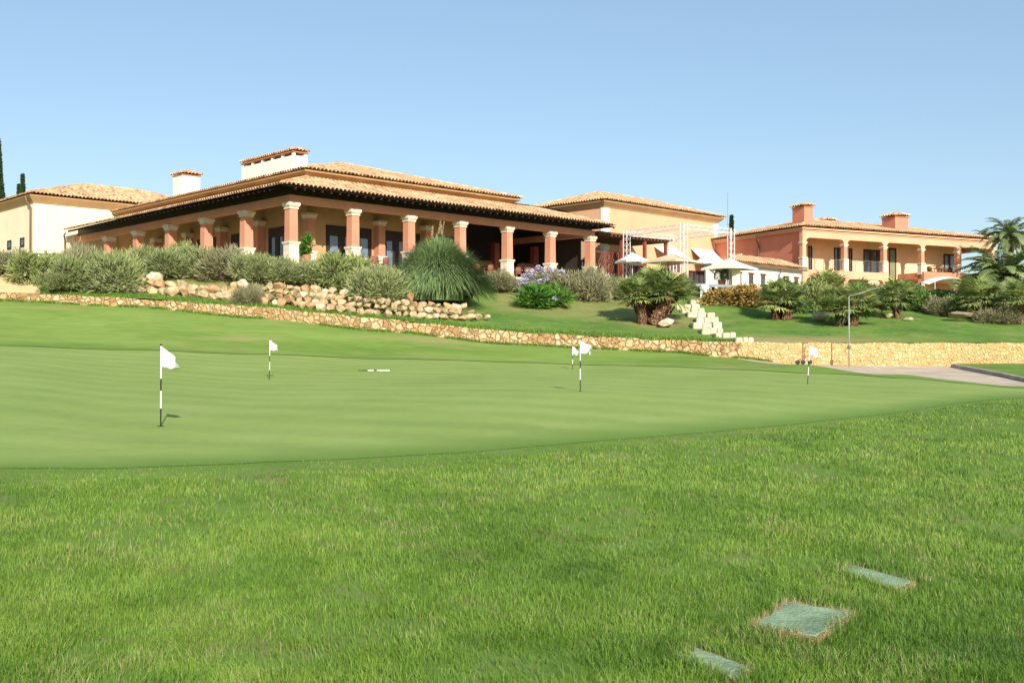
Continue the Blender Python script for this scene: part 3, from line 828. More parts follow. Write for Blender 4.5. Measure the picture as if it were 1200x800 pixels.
# thin rail in front of it
mb = MB(); L0, L1 = ptz(-120, 5.85, 62.5), ptz(96, 5.75, 63.6)
mb.bar(L0, L1, .06, .07)
for k in range(9):
    p = L0.lerp(L1, k / 8); g = ground(p.x, p.y); mb.bar((p.x, p.y, g - .1), (p.x, p.y, p.z), .06)
o = mb.build('rail_fence', M['brown_wood']); tag(o, 'thin brown rail running along the cream building above the shrubs', 'fence')

# ------------------------------------------------------------------ peach hall
x0_, y0_ = club(33.0, 4.0)
hall = empty('hall_building', (x0_, y0_, 4.2), 'tall peach hall with white corner blocks behind the lighting truss', 'building', rotz=AX)
HZ = 4.2
mb = MB(); mb.box(0, 16.6, 0, 9.4, 4.0, 12.35); mb.build('wall', M['peach'], hall, zo=HZ)
mb = cove(0, 16.6, 0, 9.4, 11.95, 12.44, .06, .46)
mb.build('cornice', M['ochre'], hall, zo=HZ)
for x in (0, 16.6):
    mb = MB()
    for k in range(20):
        w = .75 if k % 2 else .55
        if x == 0: mb.box(-.05, w, -.05, .3, 4 + k * .395, 4 + k * .395 + .39)
        else: mb.box(16.6 - w, 16.65, -.05, .3, 4 + k * .395, 4 + k * .395 + .39)
    mb.build('corner_block', M['white'], hall, zo=HZ)
hip_roof(-.6, 17.2, -.6, 10, 12.46, .31, 80).build('roof', M['tile'], hall, zo=HZ, tint=True)
for x0, x1, n in ((3.1, 5.6, 2), (6.6, 9.4, 3), (12.0, 15.2, 4)):
    panel(hall, HZ, 'glazed_door', 'x', 0, x0, x1, 4.52, 7.2, n, None, M['glass'])
panel(hall, HZ, 'glazed_door', 'x', 0, .35, 2.8, 4.5, 8.2, 2, None, M['glass'])  # glazing made wide and dark to stand in for the dim void under the pergola
panel(hall, HZ, 'glazed_door', 'y', 0, .9, 3.0, 4.9, 7.6, 2, None, M['glass_pale'])
for a0, a1, zt, zb2, outb in ((6.8, 10.0, 9.1, 8.15, 1.6), (12.3, 15.8, 9.3, 8.0, 1.5)):
    mb = MB()
    n = 10
    vs = []
    for k in range(n + 1):
        s = k / n
        for t_ in (0, .5, 1):
            vs.append((a0 + (a1 - a0) * s, -.03 - outb * t_, zt - (zt - zb2) * t_ - .05 * math.sin(math.pi * t_) * (1 if k % 2 else .6)))
        vs.append((a0 + (a1 - a0) * s, -.04 - outb, zb2 - .3 + (.05 if k % 2 else 0)))
    mb.add(vs, [(k*4+j, k*4+j+4, k*4+j+5, k*4+j+1) for k in range(n) for j in range(3)])
    aw = mb.build('awning', M['canvas'], hall, zo=HZ)
    md = aw.modifiers.new('thickness', 'SOLIDIFY'); md.thickness = .03

# ------------------------------------------------------------------ white low building
WR = (24.35, 86.9)
xw, yw = WR[0] - .7176 * 10.1, WR[1] - .6964 * 10.1
wb = empty('service_building', (xw, yw, 3.2), 'low white building with small square windows between hall and villa', 'building', rotz=AX)
mb = MB(); mb.box(0, 10.0, 0, 2.0, 2.9, 6.5); mb.build('wall', M['white'], wb, zo=3.2)
mb = MB()
tile_slope(mb, (-.3, -.45), (1, 0), (0, 1), 10.6, 6.58, .34, lambda u: min(u, 2.7), 90)
mb.build('roof', M['tile'], wb, zo=3.2, tint=True)
mb = MB(); mb.bar((-.3, -.3, 6.5), (10.3, -.3, 6.5), .25, .12); mb.build('eave', M['zinc'], wb, zo=3.2)
for px in (866, 880, 894, 921, 933):
    w_ = (px - 600) / F
    t_ = (w_ * yw - xw) / (.7176 - w_ * .6964)
    panel(wb, 3.2, 'window', 'x', 0, t_ - .3, t_ + .3, 4.95, 5.85, 1, M['brown_wood'], M['glass'], depth=.05)
    mb = MB(); mb.box(t_ - .38, t_ + .38, -.12, .0, 5.86, 5.95); mb.build('lintel', M['brown_wood'], wb, zo=3.2)
t_ = (.2572 * yw - xw) / (.7176 - .2572 * .6964)
mb = MB(); mb.tube([(t_ + .25, -.4, 6.45), (t_, -.1, 6.0), (t_, -.1, 3.0)], .06); mb.build('downpipe', M['zinc'], wb, zo=3.2, smooth=True)

# ------------------------------------------------------------------ villa with arcades
VA = math.atan2(.4511, .8925); VP = (24.74, 88.0); VZ = 3.2
villa = empty('villa', (*VP, VZ), 'two storey peach villa with rose side wall, arched balcony and square chimneys', 'building', rotz=VA)
VL = 23.5; SP = 4.7; Z1 = 6.7; ZT = 10.12
mb = MB(); mb.box(.02, .42, .42, 13, 3.0, ZT); mb.build('side_wall', M['rose'], villa, zo=VZ)
mb = MB(); mb.box(.43, VL - 1.0, 2.6, 2.9, 3.0, ZT); mb.box(VL - 1.3, VL - 1.0, 2.91, 13, 3.0, ZT); mb.box(.43, VL - 1.0, 12.7, 13, 3.0, ZT)
mb.build('wall', M['villa_cream'], villa, zo=VZ)
def arch_poly(x0, x1, zo_, ztop, r, n=5):
    p = [(x0, ztop), (x0, zo_ - r)]
    for k in range(n + 1):
        th = math.pi - (math.pi / 2) * k / n
        p.append((x0 + r + r * math.cos(th), zo_ - r + r * math.sin(th)))
    for k in range(n + 1):
        th = math.pi / 2 - (math.pi / 2) * k / n
        p.append((x1 - r + r * math.cos(th), zo_ - r + r * math.sin(th)))
    p += [(x1, zo_ - r), (x1, ztop)]
    return p
mb = MB()
for k in range(5):
    x0, x1 = SP * k + .2, SP * (k + 1) - .2
    pl = arch_poly(x0, x1, 9.42, ZT, .38); mb.prism(pl, -.2, .2)
    mb.box(SP * k - .2 + .001, SP * k + .2 - .001, -.2, .2, 9.04, ZT)
mb.box(VL - .199, VL + .2, -.2, .2, 9.04, ZT)
mb.box(VL - .19, VL + .19, .21, 12.9, 9.3, ZT)
mb.build('upper_arcade', M['peach2'], villa, zo=VZ)
mb = MB()
for k in (0, 1, 3, 4):
    x0, x1 = SP * k + .22, SP * (k + 1) - .22
    mb.prism(arch_poly(x0, x1, 6.02, Z1 - .002, .35), -.2, .2)
    mb.box(SP * k - .2, SP * k + .22 - .002, -.2, .2, 3.0, Z1 - .004)
    mb.box(SP * (k + 1) - .218, SP * (k + 1) + .2, -.21, .19, 3.0, Z1 - .006)
mb.box(.2, 9.6, .22, 2.58, 6.3, Z1 - .01); mb.box(14.0, VL, .22, 2.58, 6.3, Z1 - .01)
mb.build('lower_arcade', M['peach2'], villa, zo=VZ)
mb = MB(); mb.box(13.9, VL + .3, -.5, -.22, 6.15, 6.95); mb.box(13.9, 14.1, -.218, 2.5, 6.3, 6.9)
mb.build('parapet', M['rose'], villa, zo=VZ)
for k in range(6): column(villa, VZ, SP * k, 0, Z1 + .002, 7.75, 8.82, 9.04, .2, M['terracotta'] if k else M['peach2'])
# cornice, soffit and roof
mb = MB()
for k, (o_, z0, z1) in enumerate(((.25, ZT - .15, ZT + .001), (.4, ZT + .002, ZT + .14))):
    mb.box(-o_, VL + o_, -o_, 13 + o_, z0, z1)
mb.build('cornice', M['peach2'], villa, zo=VZ)
hip_roof(-.65, VL + .75, -.65, 13.65, ZT + .16, .225, 120).build('roof', M['tile'], villa, zo=VZ, tint=True)
def vt(px, b):
    w_ = (px - 600) / F
    X0, Y0 = VP[0] - .4511 * b, VP[1] + .8925 * b
    return (w_ * Y0 - X0) / (.8925 - w_ * .4511)
for p0, p1, n, mat in ((947.5, 951.5, 1, 'glass'), (977.5, 987, 2, 'glass'), (995, 998.5, 1, 'glass'), (1012, 1036, 3, 'glass'), (1106, 1119, 2, 'glass_pale')):
    panel(villa, VZ, 'glazed_door', 'x', 2.6, vt(p0, 2.6), vt(p1, 2.6), Z1 + .02, Z1 + 2.35, n, None, M[mat])
panel(villa, VZ, 'stair_window', 'x', 2.6, vt(1041.5, 2.6), vt(1050, 2.6), 3.3, 9.3, 1, M['dark_wood'], M['glass_green'])
for k, (p0, p1) in enumerate(((950, 972), (996, 1024), (1095, 1116))):
    panel(villa, VZ, 'lower_window', 'x', 2.6, vt(p0, 2.6), vt(p1, 2.6), 3.5, 5.6, 3, None, M['glass'])
for x0, x1 in ((.25, 4.45), (4.95, 9.15)):
    mb = MB(); mb.bar((x0, 0, Z1 + .98), (x1, 0, Z1 + .98), .04, .04)
    n = 4
    for k in range(n + 1):
        x = x0 + (x1 - x0) * k / n; mb.bar((x, 0, Z1), (x, 0, Z1 + .98), .03)
    for z in (.25, .5, .75): mb.bar((x0, 0, Z1 + z), (x1, 0, Z1 + z), .012)
    mb.build('railing', M['zinc'], villa, zo=VZ)
chimney(villa, VZ, 2.0, 3.0, 2.0, 3.5, 10.5, 12.45, M['rose'], 131, .02, .16)
chimney(villa, VZ, 13.0, 14.7, 2.0, 3.6, 10.5, 12.2, M['rose'], 141, .02, .16)
chimney(villa, VZ, 10.4, 11.9, 8.4, 9.6, 10.5, 12.35, M['rose'], 151, .02, .14)
mb = MB(); tx = 6.0
mb.tube([(-.55, 5.6, ZT), (-.3, 5.6, ZT - .5), (-.08, 5.6, ZT - .8), (-.08, 5.6, 7.2)], .07); mb.build('downpipe', M['zinc'], villa, zo=VZ, smooth=True)
mb = MB(); mb.box(-.12, .0, 7.9, 8.5, 8.0, 8.7); mb.build('vent_box', M['white'], villa, zo=VZ)

# ------------------------------------------------------------------ deck in front of hall with a near-black block standing in for the shadow beneath
mb = MB()
DP = [tuple(ptz(700, 0, 79).xy), tuple(ptz(760, 0, 73.5).xy), tuple(ptz(816, 0, 71.5).xy), tuple(ptz(858, 0, 73.2).xy), (17.6, 86), club(49, 4.5), club(33, 4.5)]
mb.slab(DP, 4.28, 4.48)
dk = mb.build('terrace_deck', M['steel']); tag(dk, 'grey edged terrace deck carrying parasols and lighting truss', 'terrace')
mb = MB()
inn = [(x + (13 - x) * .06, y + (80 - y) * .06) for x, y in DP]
mb.slab(inn, 2.9, 4.278); mb.build('under_deck_shade', M['shade_dark'], dk)
mb = MB()
for px, D in ((822, 71.9), (839, 72.4), (856, 73.4)):
    p = ptz(px, 0, D); mb.box(p.x - .09, p.x + .09, p.y - .09, p.y + .09, 2.9, 4.277)
mb.build('support', M['steel'], dk)

# ------------------------------------------------------------------ lighting truss
def lattice(mb, p, q, w=.36, r=.036, step=.42):
    p = Vector(p); q = Vector(q); d = (q - p); L = d.length; d.normalize()
    up = Vector((0, 0, 1)) if abs(d.z) < .9 else Vector((.62, -.78, 0))
    a = d.cross(up).normalized() * (w / 2); b = a.cross(d).normalized() * (w / 2)
    cs = [(-a - b), (a - b), (a + b), (-a + b)]
    for c in cs: mb.bar(p + c, q + c, r)
    n = int(L / step)
    for k in range(n):
        s0, s1 = p + d * (L * k / n), p + d * (L * (k + 1) / n)
        for j in range(4):
            c0, c1 = cs[j], cs[(j + 1) % 4]
            if k % 2: c0, c1 = c1, c0
            mb.bar(s0 + c0, s1 + c1, r * .6)
T = [Vector((8.5, 76.6, 0)), Vector((12.0, 72.2, 0)), Vector((15.9, 75.1, 0)), Vector((12.4, 79.5, 0))]
truss = empty('lighting_truss', (12.2, 75.9, 4.49), 'white aluminium lattice truss cube standing on the terrace', 'truss')
for p in T:
    mb = MB(); lattice(mb, (p.x, p.y, 4.49), (p.x, p.y, 8.7)); mb.box(p.x - .35, p.x + .35, p.y - .35, p.y + .35, 4.485, 4.52)
    mb.build('tower', M['alu'], truss, zo=4.49, xy=(12.2, 75.9))
for k in range(4):
    p, q = T[k], T[(k + 1) % 4]; d = (q - p).normalized() * .2
    mb = MB(); lattice(mb, (p.x + d.x, p.y + d.y, 8.5), (q.x - d.x, q.y - d.y, 8.5), .32, .032)
    mb.build('beam', M['alu'], truss, zo=4.49, xy=(12.2, 75.9))

# ------------------------------------------------------------------ parasols
def parasol(px, D, w, z0, zrim, zpeak, mat, label, rot=AX, lean=0, pole_off=0.0):
    p = ptz(px, z0, D)
    rt = empty('parasol', p, label, 'parasol', 'parasols on the terrace', rotz=rot)
    mb = MB(); n = 6; h = w / 2; vs = [(0, 0, zpeak)]; ring = []
    for k in range(4):
        c0 = [(-1, -1), (1, -1), (1, 1), (-1, 1)][k]; c1 = [(-1, -1), (1, -1), (1, 1), (-1, 1)][(k + 1) % 4]
        for s in range(n):
            t_ = s / n; ring.append((c0[0] + (c1[0] - c0[0]) * t_, c0[1] + (c1[1] - c0[1]) * t_, t_))
    m = len(ring)
    for f_, sag in ((.5, .06), (1.0, 0)):
        for x, y, t_ in ring:
            vs.append((x * h * f_, y * h * f_, zpeak + (zrim - zpeak) * f_ - sag * (zpeak - zrim) + .05 * math.sin(math.pi * t_) * f_))
    for x, y, t_ in ring: vs.append((x * h * 1.002, y * h * 1.002, zrim - .14 + .05 * math.sin(math.pi * t_)))
    fs = [(0, 1 + k, 1 + (k + 1) % m) for k in range(m)]
    for r_ in (0, 1): fs += [(1 + r_*m + k, 1 + (r_+1)*m + k, 1 + (r_+1)*m + (k + 1) % m, 1 + r_*m + (k + 1) % m) for k in range(m)]
    mb.add(vs, fs)
    cn = mb.build('canopy', mat, rt, zo=z0); md = cn.modifiers.new('thickness', 'SOLIDIFY'); md.thickness = .012
    mb = MB(); mb.tube([(0, 0, z0), (0, 0, zpeak)], .035); mb.build('pole', M['alu'], rt, zo=z0, smooth=True)
    mb = MB(); mb.box(-.3, .3, -.3, .3, z0, z0 + .07); mb.build('base', M['kerb'], rt, zo=z0)
    mb = MB()
    for x, y in ((-1, -1), (1, -1), (1, 1), (-1, 1)): mb.bar((0, 0, zpeak - .06), (x * h * .97, y * h * .97, zrim - .03), .025)
    mb.build('rib', M['brown_wood'], rt, zo=z0)
parasol(741, 75.5, 1.9, 4.48, 6.35, 7.0, M['canvas'], 'small white parasol nearest the end column beside the left truss tower', rot=.35)
parasol(787, 73.5, 3.0, 4.48, 6.15, 6.72, M['beige_canvas'], 'wide flat beige parasol above the fan palm inside truss')
parasol(826, 77.5, 1.3, 4.48, 6.4, 7.0, M['canvas'], 'small pointed white parasol right of the beige one', rot=.5)
parasol(855, 74.6, 2.9, 4.48, 5.75, 6.5, M['cream_canvas'], 'broad cream parasol in front of the white building')
# cream piers carrying a counter, and a clipped ball bush in a pot
for k, (px, D, lab) in enumerate(((831, 74.5, 'square cream stone pier under the left edge of the broad cream parasol'), (862, 74.2, 'square cream stone pier under the broad parasol, close to the truss tower'))):
    p = ptz(px, 4.48, D); mb = MB(); mb.box(p.x - .28, p.x + .28, p.y - .28, p.y + .28, 4.48, 5.6); mb.box(p.x - .34, p.x + .34, p.y - .34, p.y + .34, 5.602, 5.7)
    o = mb.build('stone_pier', M['cream']); tag(o, lab, 'pillar')

# ------------------------------------------------------------------ furniture
def make_chair(name, mat, label, group, cat='chair'):
    rt = empty(name, (0, 0, 0), label, cat, group)
    mb = MB(); mb.box(-.27, .27, -.26, .27, .40, .47); mb.build('seat', mat, rt, bevel=.015)
    mb = MB()
    vs = []
    for k in range(7):
        s = (k / 6 - .5); x = s * .56; y = .25 - .10 * (2 * s) ** 2
        for z in (.42, .68, .9 - .05 * (2 * s) ** 2): vs.append((x, y + (z - .42) * .12, z))
    mb.add(vs, [(k*3+j, k*3+j+3, k*3+j+4, k*3+j+1) for k in range(6) for j in range(2)])
    b = mb.build('backrest', mat, rt, smooth=True); md = b.modifiers.new('thickness', 'SOLIDIFY'); md.thickness = .05
    for s in (-1, 1):
        mb = MB(); mb.bar((s * .28, -.22, .66), (s * .28, .24, .68), .06, .05); mb.bar((s * .28, -.2, .42), (s * .28, -.2, .66), .05); mb.build('armrest', mat, rt)
        for y in (-.22, .23):
            mb = MB(); mb.bar((s * .24, y, 0), (s * .24, y, .40), .05); mb.build('leg', mat, rt)
    return rt
ch0 = make_chair('wicker_chair', M['wicker'], 'red brown wicker armchair on the veranda between the front columns', 'wicker chairs on the veranda')
spots = [(5.6, 1.0), (6.7, .9), (7.7, 1.1), (10.2, .9), (11.6, 1.0), (14.6, .9), (15.8, 1.1), (16.9, .9), (18.9, .8), (19.8, 1.0), (20.8, .9), (21.7, 1.1), (23.4, .9), (24.6, 1.0)]
for i, (a, b) in enumerate(spots):
    o = ch0 if i == 0 else copy_tree(ch0)
    x, y = club(a, b); o.location = (x, y, ZF); o.rotation_euler.z = AX + math.pi + random.uniform(-.7, .7)
def make_table(name, label, group=None):
    rt = empty(name, (0, 0, 0), label, 'table', group)
    mb = MB(); mb.box(-.45, .45, -.45, .45, .72, .76); mb.build('tabletop', M['canvas'], rt)
    mb = MB(); mb.tube([(0, 0, .03), (0, 0, .72)], .04); mb.build('pedestal_leg', M['dark_wood'], rt)
    mb = MB(); mb.box(-.25, .25, -.25, .25, 0, .03); mb.build('base', M['dark_wood'], rt)
    return rt
tb0 = make_table('cafe_table', 'square white topped cafe table among the wicker chairs on the veranda', 'cafe tables on the veranda')
for i, (a, b) in enumerate([(6.2, 1.8), (10.9, 1.7), (15.2, 1.7), (20.3, 1.8)]):
    o = tb0 if i == 0 else copy_tree(tb0); x, y = club(a, b); o.location = (x, y, ZF); o.rotation_euler.z = AX
# thatched bar canopies deep in the veranda
for k, (a0, a1, b, label) in enumerate(((18.4, 20.9, 4.6, 'brown rounded thatch canopy in the shade of the veranda, larger of two'), (23.8, 25.2, 4.2, 'short brown thatch canopy near the end column, smaller of two'))):
    x, y = club(a0, b); rt = empty('bar_canopy', (x, y, ZF), label, 'canopy', 'thatched canopies on the veranda', rotz=AX)
    mb = MB(); L = a1 - a0; vs = []
    for x_ in (0, .1, L - .1, L):
        r = .5 if .05 < x_ < L - .05 else .4
        for s in range(9):
            th = math.pi * s / 8; vs.append((x_, .55 - r * 1.1 * math.cos(th), 1.25 + r * .9 * math.sin(th)))
    mb.add(vs, [(i*9+j, i*9+j+9, i*9+j+10, i*9+j+1) for i in range(3) for j in range(8)] + [tuple(range(9)), tuple(range(35, 26, -1))])
    mb.build('thatch', M['thatch'], rt, smooth=False)
    for x_ in (.15, L - .15):
        mb = MB(); mb.tube([(x_, .55, 0), (x_, .55, 1.3)], .06); mb.build('post', M['brown_wood'], rt)
# white garden chairs below the deck
wc0 = make_chair('garden_chair', M['polewhite'], 'white garden chair on the lawn below the deck, left of the pair', 'white garden chairs')
p = at(827, 350, upper=True); wc0.location = (p.x, p.y, p.z); wc0.rotation_euler.z = 2.6; wc0.scale = (1.05,) * 3
o = copy_tree(wc0); p2 = at(836, 349.5, upper=True); o.location = p2; o.rotation_euler.z = 3.6
o['label'] = 'white garden chair on the lawn below the deck, right of the pair'
# villa balcony table and chairs
def villa_pt(a, b): return (VP[0] + .8925 * a - .4511 * b, VP[1] + .4511 * a + .8925 * b)
bt = empty('balcony_table', (*villa_pt(vt(1101, 1.0), 1.0), Z1), 'brown wooden table on the villa balcony between two columns', 'table', rotz=VA)
mb = MB(); mb.box(-.75, .75, -.4, .4, .72, .78); mb.build('tabletop', M['brown_wood'], bt)
for x in (-.68, .68):
    for y in (-.33, .33):
        mb = MB(); mb.bar((x, y, 0), (x, y, .72), .06); mb.build('leg', M['brown_wood'], bt)
for px, side in ((1091, 'left'), (1112, 'right')):
    c = make_chair('balcony_chair', M['brown_wood'], f'brown chair at the {side} end of the villa balcony table', 'villa balcony chairs')
    c.location = (*villa_pt(vt(px, 1.0), 1.0), Z1); c.rotation_euler.z = VA + (math.pi / 2 if side == 'left' else -math.pi / 2)

# white arched canopy by the villa
cp = ptz(1108, 3.0, 74); cp.z = ground(cp.x, cp.y)
ct = empty('garden_canopy', cp, 'white arched fabric canopy on thin poles in front of the villa', 'canopy', rotz=.12)
mb = MB(); vs = []; n = 14
for k in range(n + 1):
    s = k / n; x = -1.9 + 3.8 * s
    for y in (-1.2, 0, 1.2):
        vs.append((x, y, 4.55 + .55 * (1 - (2 * abs(s - .45)) ** 2) - .12 * abs(y) - cp.z))
mb.add(vs, [(k*3+j, k*3+j+3, k*3+j+4, k*3+j+1) for k in range(n) for j in range(2)])
c = mb.build('canopy', M['canvas'], ct, smooth=True); md = c.modifiers.new('thickness', 'SOLIDIFY'); md.thickness = .05
for x in (-1.4, 1.1):
    for y in (-1.1, 1.1):
        mb = MB(); mb.tube([(x, y, -.1), (x, y, 4.72 - cp.z)], .03); mb.build('pole', M['alu'], ct)

# ------------------------------------------------------------------ flags on the green
HP = 1.25
def make_flag(rt, H, seed):
    rr = random.Random(seed)
    fr = [0, .22, .43, .58, .98, 1.0]
    mb = MB()
    for k in range(5):
        mb.mi = (1, 0, 1, 0, 1)[k]
        mb.tube([(0, 0, H * fr[k]), (0, 0, H * fr[k+1])], .011 if k < 4 else .018, 8)
    mb.build('pole', [M['polewhite'], M['black']], rt, smooth=False)
    n, m = 12, 7; vs = []; tw = rr.uniform(.7, 1.2); ph = rr.uniform(0, 6); rr_ = [rr.random(), rr.random()]
    for i in range(n + 1):
        s = i / n
        for j in range(m + 1):
            t_ = j / m
            x = .014 + (.28 - .05 * rr_[0]) * s * (1 - .22 * t_ * s)
            z = H * .965 - t_ * .31 * (1 - .42 * s) - (.16 + .10 * rr_[1]) * s ** 1.15 - .025 * math.sin(7 * s + ph) * s
            y = tw * (.075 * math.sin(6.0 * s + 3.5 * t_ + ph) * s ** .7 + .06 * s * t_)
            vs.append((x + .03 * math.sin(3 * t_ + ph) * s, y, z))
    mb = MB(); mb.add(vs, [(i*(m+1)+j, (i+1)*(m+1)+j, (i+1)*(m+1)+j+1, i*(m+1)+j+1) for i in range(n) for j in range(m)])
    fl = mb.build('flag_cloth', M['flag'], rt, smooth=True); md = fl.modifiers.new('thickness', 'SOLIDIFY'); md.thickness = .004
    mb = MB()
    vs = [(0, 0, .006)] + [(.055 * math.cos(k * math.pi / 8), .055 * math.sin(k * math.pi / 8), .006) for k in range(16)]
    mb.add(vs, [(0, 1 + k, 1 + (k + 1) % 16) for k in range(16)]); mb.build('cup', M['black'], rt)
for k, (px, row, H, D, rot, lean, label) in enumerate((
        (188.5, 499.5, HP, 15.8, 0, .004, 'white flag on black and white pin nearest the viewer, leftmost on the green'),
        (315.8, 444, HP, 32.3, .2, .01, 'white flag and striped pin second from the left, beyond the leftmost one'),
        (680, 458.3, HP, 24.5, .1, 0, 'white flag on striped pin in the middle of the green, nearer of two'),
        (671, 432.7, .98, 44.0, .3, 0, 'small far white flag just left of the middle pin'),
        (946.3, 450, HP, 33.0, -.1, .06, 'white flag on leaning pin at the right in front of yellow wall'))):
    p = at(px, row); rt = empty('golf_flag', p, label, 'flag', 'flags on the putting green', rotz=rot)
    rt.rotation_euler = (0, lean, rot); make_flag(rt, H, k)
p = at(431, 434.6); o_ = MB()
fr = [0, .3, .42, .95, 1.0]
o_.mi = 1; o_.tube([(-.35, 0, .02), (-.0, .0, .02)], .013)
o_.mi = 0; o_.tube([(.0, 0, .02), (.22, 0, .02)], .018); o_.mi = 1; o_.tube([(.22, 0, .02), (.34, 0, .02)], .014); o_.mi = 0; o_.tube([(.34, 0, .02), (.8, 0, .02)], .02)
o = o_.build('fallen_flagstick', [M['polewhite'], M['black']]); o.location = p; o.rotation_euler.z = .02
o['label'] = 'black and white flagstick lying flat on the green'; o['category'] = 'flagstick'

# golf trolley near the yellow wall
p = ptz(938, 0, 46.6); p.z = ground(p.x, p.y)
tr = empty('golf_trolley', p, 'dark upright golf trolley standing in front of the yellow stone wall', 'trolley')
mb = MB(); mb.bar((.1, 0, .1), (.12, 0, .98), .045); mb.bar((.2, .1, .12), (.24, .1, .85), .03); mb.bar((.12, 0, .97), (.34, 0, .97), .05)
mb.bar((.1, 0, .25), (-.5, 0, .06), .035); mb.bar((.12, 0, .3), (.4, 0, .42), .03); mb.build('frame', M['red_wood'], tr)
for x in (-.12, .12, .42):
    mb = MB(); mb.tube([(x, -.04, .1), (x, .04, .1)], .1, 14); mb.build('wheel', M['black'], tr)

# lamp post by the wall
p = ptz(995, 0, 48.6); p.z = ground(p.x, p.y); lt = (HORIZON - 347) / F * 48.6 - p.z
lp = empty('lamp_post', p, 'slender grey lamp post with long angled arm in front of yellow wall', 'lamp')
mb = MB(); mb.tube([(0, 0, -.05), (0, 0, lt)], [.03, .024]); mb.build('pole', M['steel'], lp, smooth=True)
mb = MB(); mb.tube([(0, 0, lt - .02), (.8, .18, lt + .22), (1.6, .36, lt + .46)], .014); mb.build('arm', M['steel'], lp, smooth=True)
mb = MB(); mb.frustum(1.66, .37, lt + .43, lt + .49, .05, .09); mb.build('lamp_head', M['steel'], lp)
mb = MB(); zz = (HORIZON - 407) / F * 48.6 - p.z; mb.tube([(0, 0, zz - .08), (0, 0, zz + .08)], .08); mb.build('clamp', M['zinc'], lp)
# thin aerial behind the hall
p = ptz(853, 4, 110); mb = MB(); mb.tube([(p.x, p.y, 4), (p.x, p.y, (HORIZON - 226) / F * 110)], .04, 6)
o = mb.build('radio_mast', M['steel']); tag(o, 'thin pale aerial mast rising behind the peach hall', 'mast')

# ------------------------------------------------------------------ stepping slabs in the rough
SLABS = [([(925, 707), (998, 722), (956, 753), (884, 737)], 'largest green grey stone slab, middle of three set in the grass'),
         ([(1000, 664), (1068, 686), (1050, 693), (985, 672)], 'narrow green grey slab farthest of three set in the grass'),
         ([(815, 762), (880, 788), (862, 800), (800, 775)], 'small pale slab nearest the viewer, half buried in grass')]
SLAB_XY = []
for q, label in SLABS:
    P = [at(*c, lo=3.5) for c in q]
    c = sum(P, Vector()) / 4
    SLAB_XY.append([(v.x, v.y) for v in P])
    mb = MB()
    z = max(v.z for v in P + [c]) + .012
    n = 4
    top = []
    for k in range(4):
        a, b = P[k], P[(k + 1) % 4]
        for s in range(6):
            t_ = s / 6; e = a.lerp(b, t_); d = (e - c); j = 1 + .04 * math.sin(7 * k + 3.1 * s + c.x * 9)
            top.append((c.x + d.x * j, c.y + d.y * j))
    mb.slab([(x, y) for x, y in top], z - .1, z)
    o = mb.build('stepping_stone', M['slab'], bevel=.008); tag(o, label, 'paving slab', 'slabs in the grass')
    mb = MB(); mb.slab([(c.x + (x - c.x) * 1.17, c.y + (y - c.y) * 1.2 + .02) for x, y in top], z - .12, z - .007)
    mb.build('dry_rim', M['soil'], o)

# ------------------------------------------------------------------ grass blades of the near rough
def in_poly(px, py, poly, grow=1.0):
    c = np.mean(poly, 0); pl = [(c[0] + (x - c[0]) * grow, c[1] + (y - c[1]) * grow) for x, y in poly]
    s = np.ones(len(px), bool)
    sg = None
    for k in range(4):
        a, b = pl[k], pl[(k + 1) % 4]
        cr = (b[0] - a[0]) * (py - a[1]) - (b[1] - a[1]) * (px - a[0])
        if sg is None: sg = np.sign(np.mean([(b[0] - a[0]) * (c[1] - a[1]) - (b[1] - a[1]) * (c[0] - a[0])]))
        s &= (cr * sg > 0)
    return s
def vnoise(x, y, seed=0):
    r = np.random.default_rng(seed); g = r.random((64, 64))
    xi = np.floor(x).astype(int); yi = np.floor(y).astype(int); fx = x - xi; fy = y - yi
    fx = fx * fx * (3 - 2 * fx); fy = fy * fy * (3 - 2 * fy)
    G = lambda a, b: g[a % 64, b % 64]
    return (G(xi, yi) * (1 - fx) * (1 - fy) + G(xi + 1, yi) * fx * (1 - fy) + G(xi, yi + 1) * (1 - fx) * fy + G(xi + 1, yi + 1) * fx * fy)
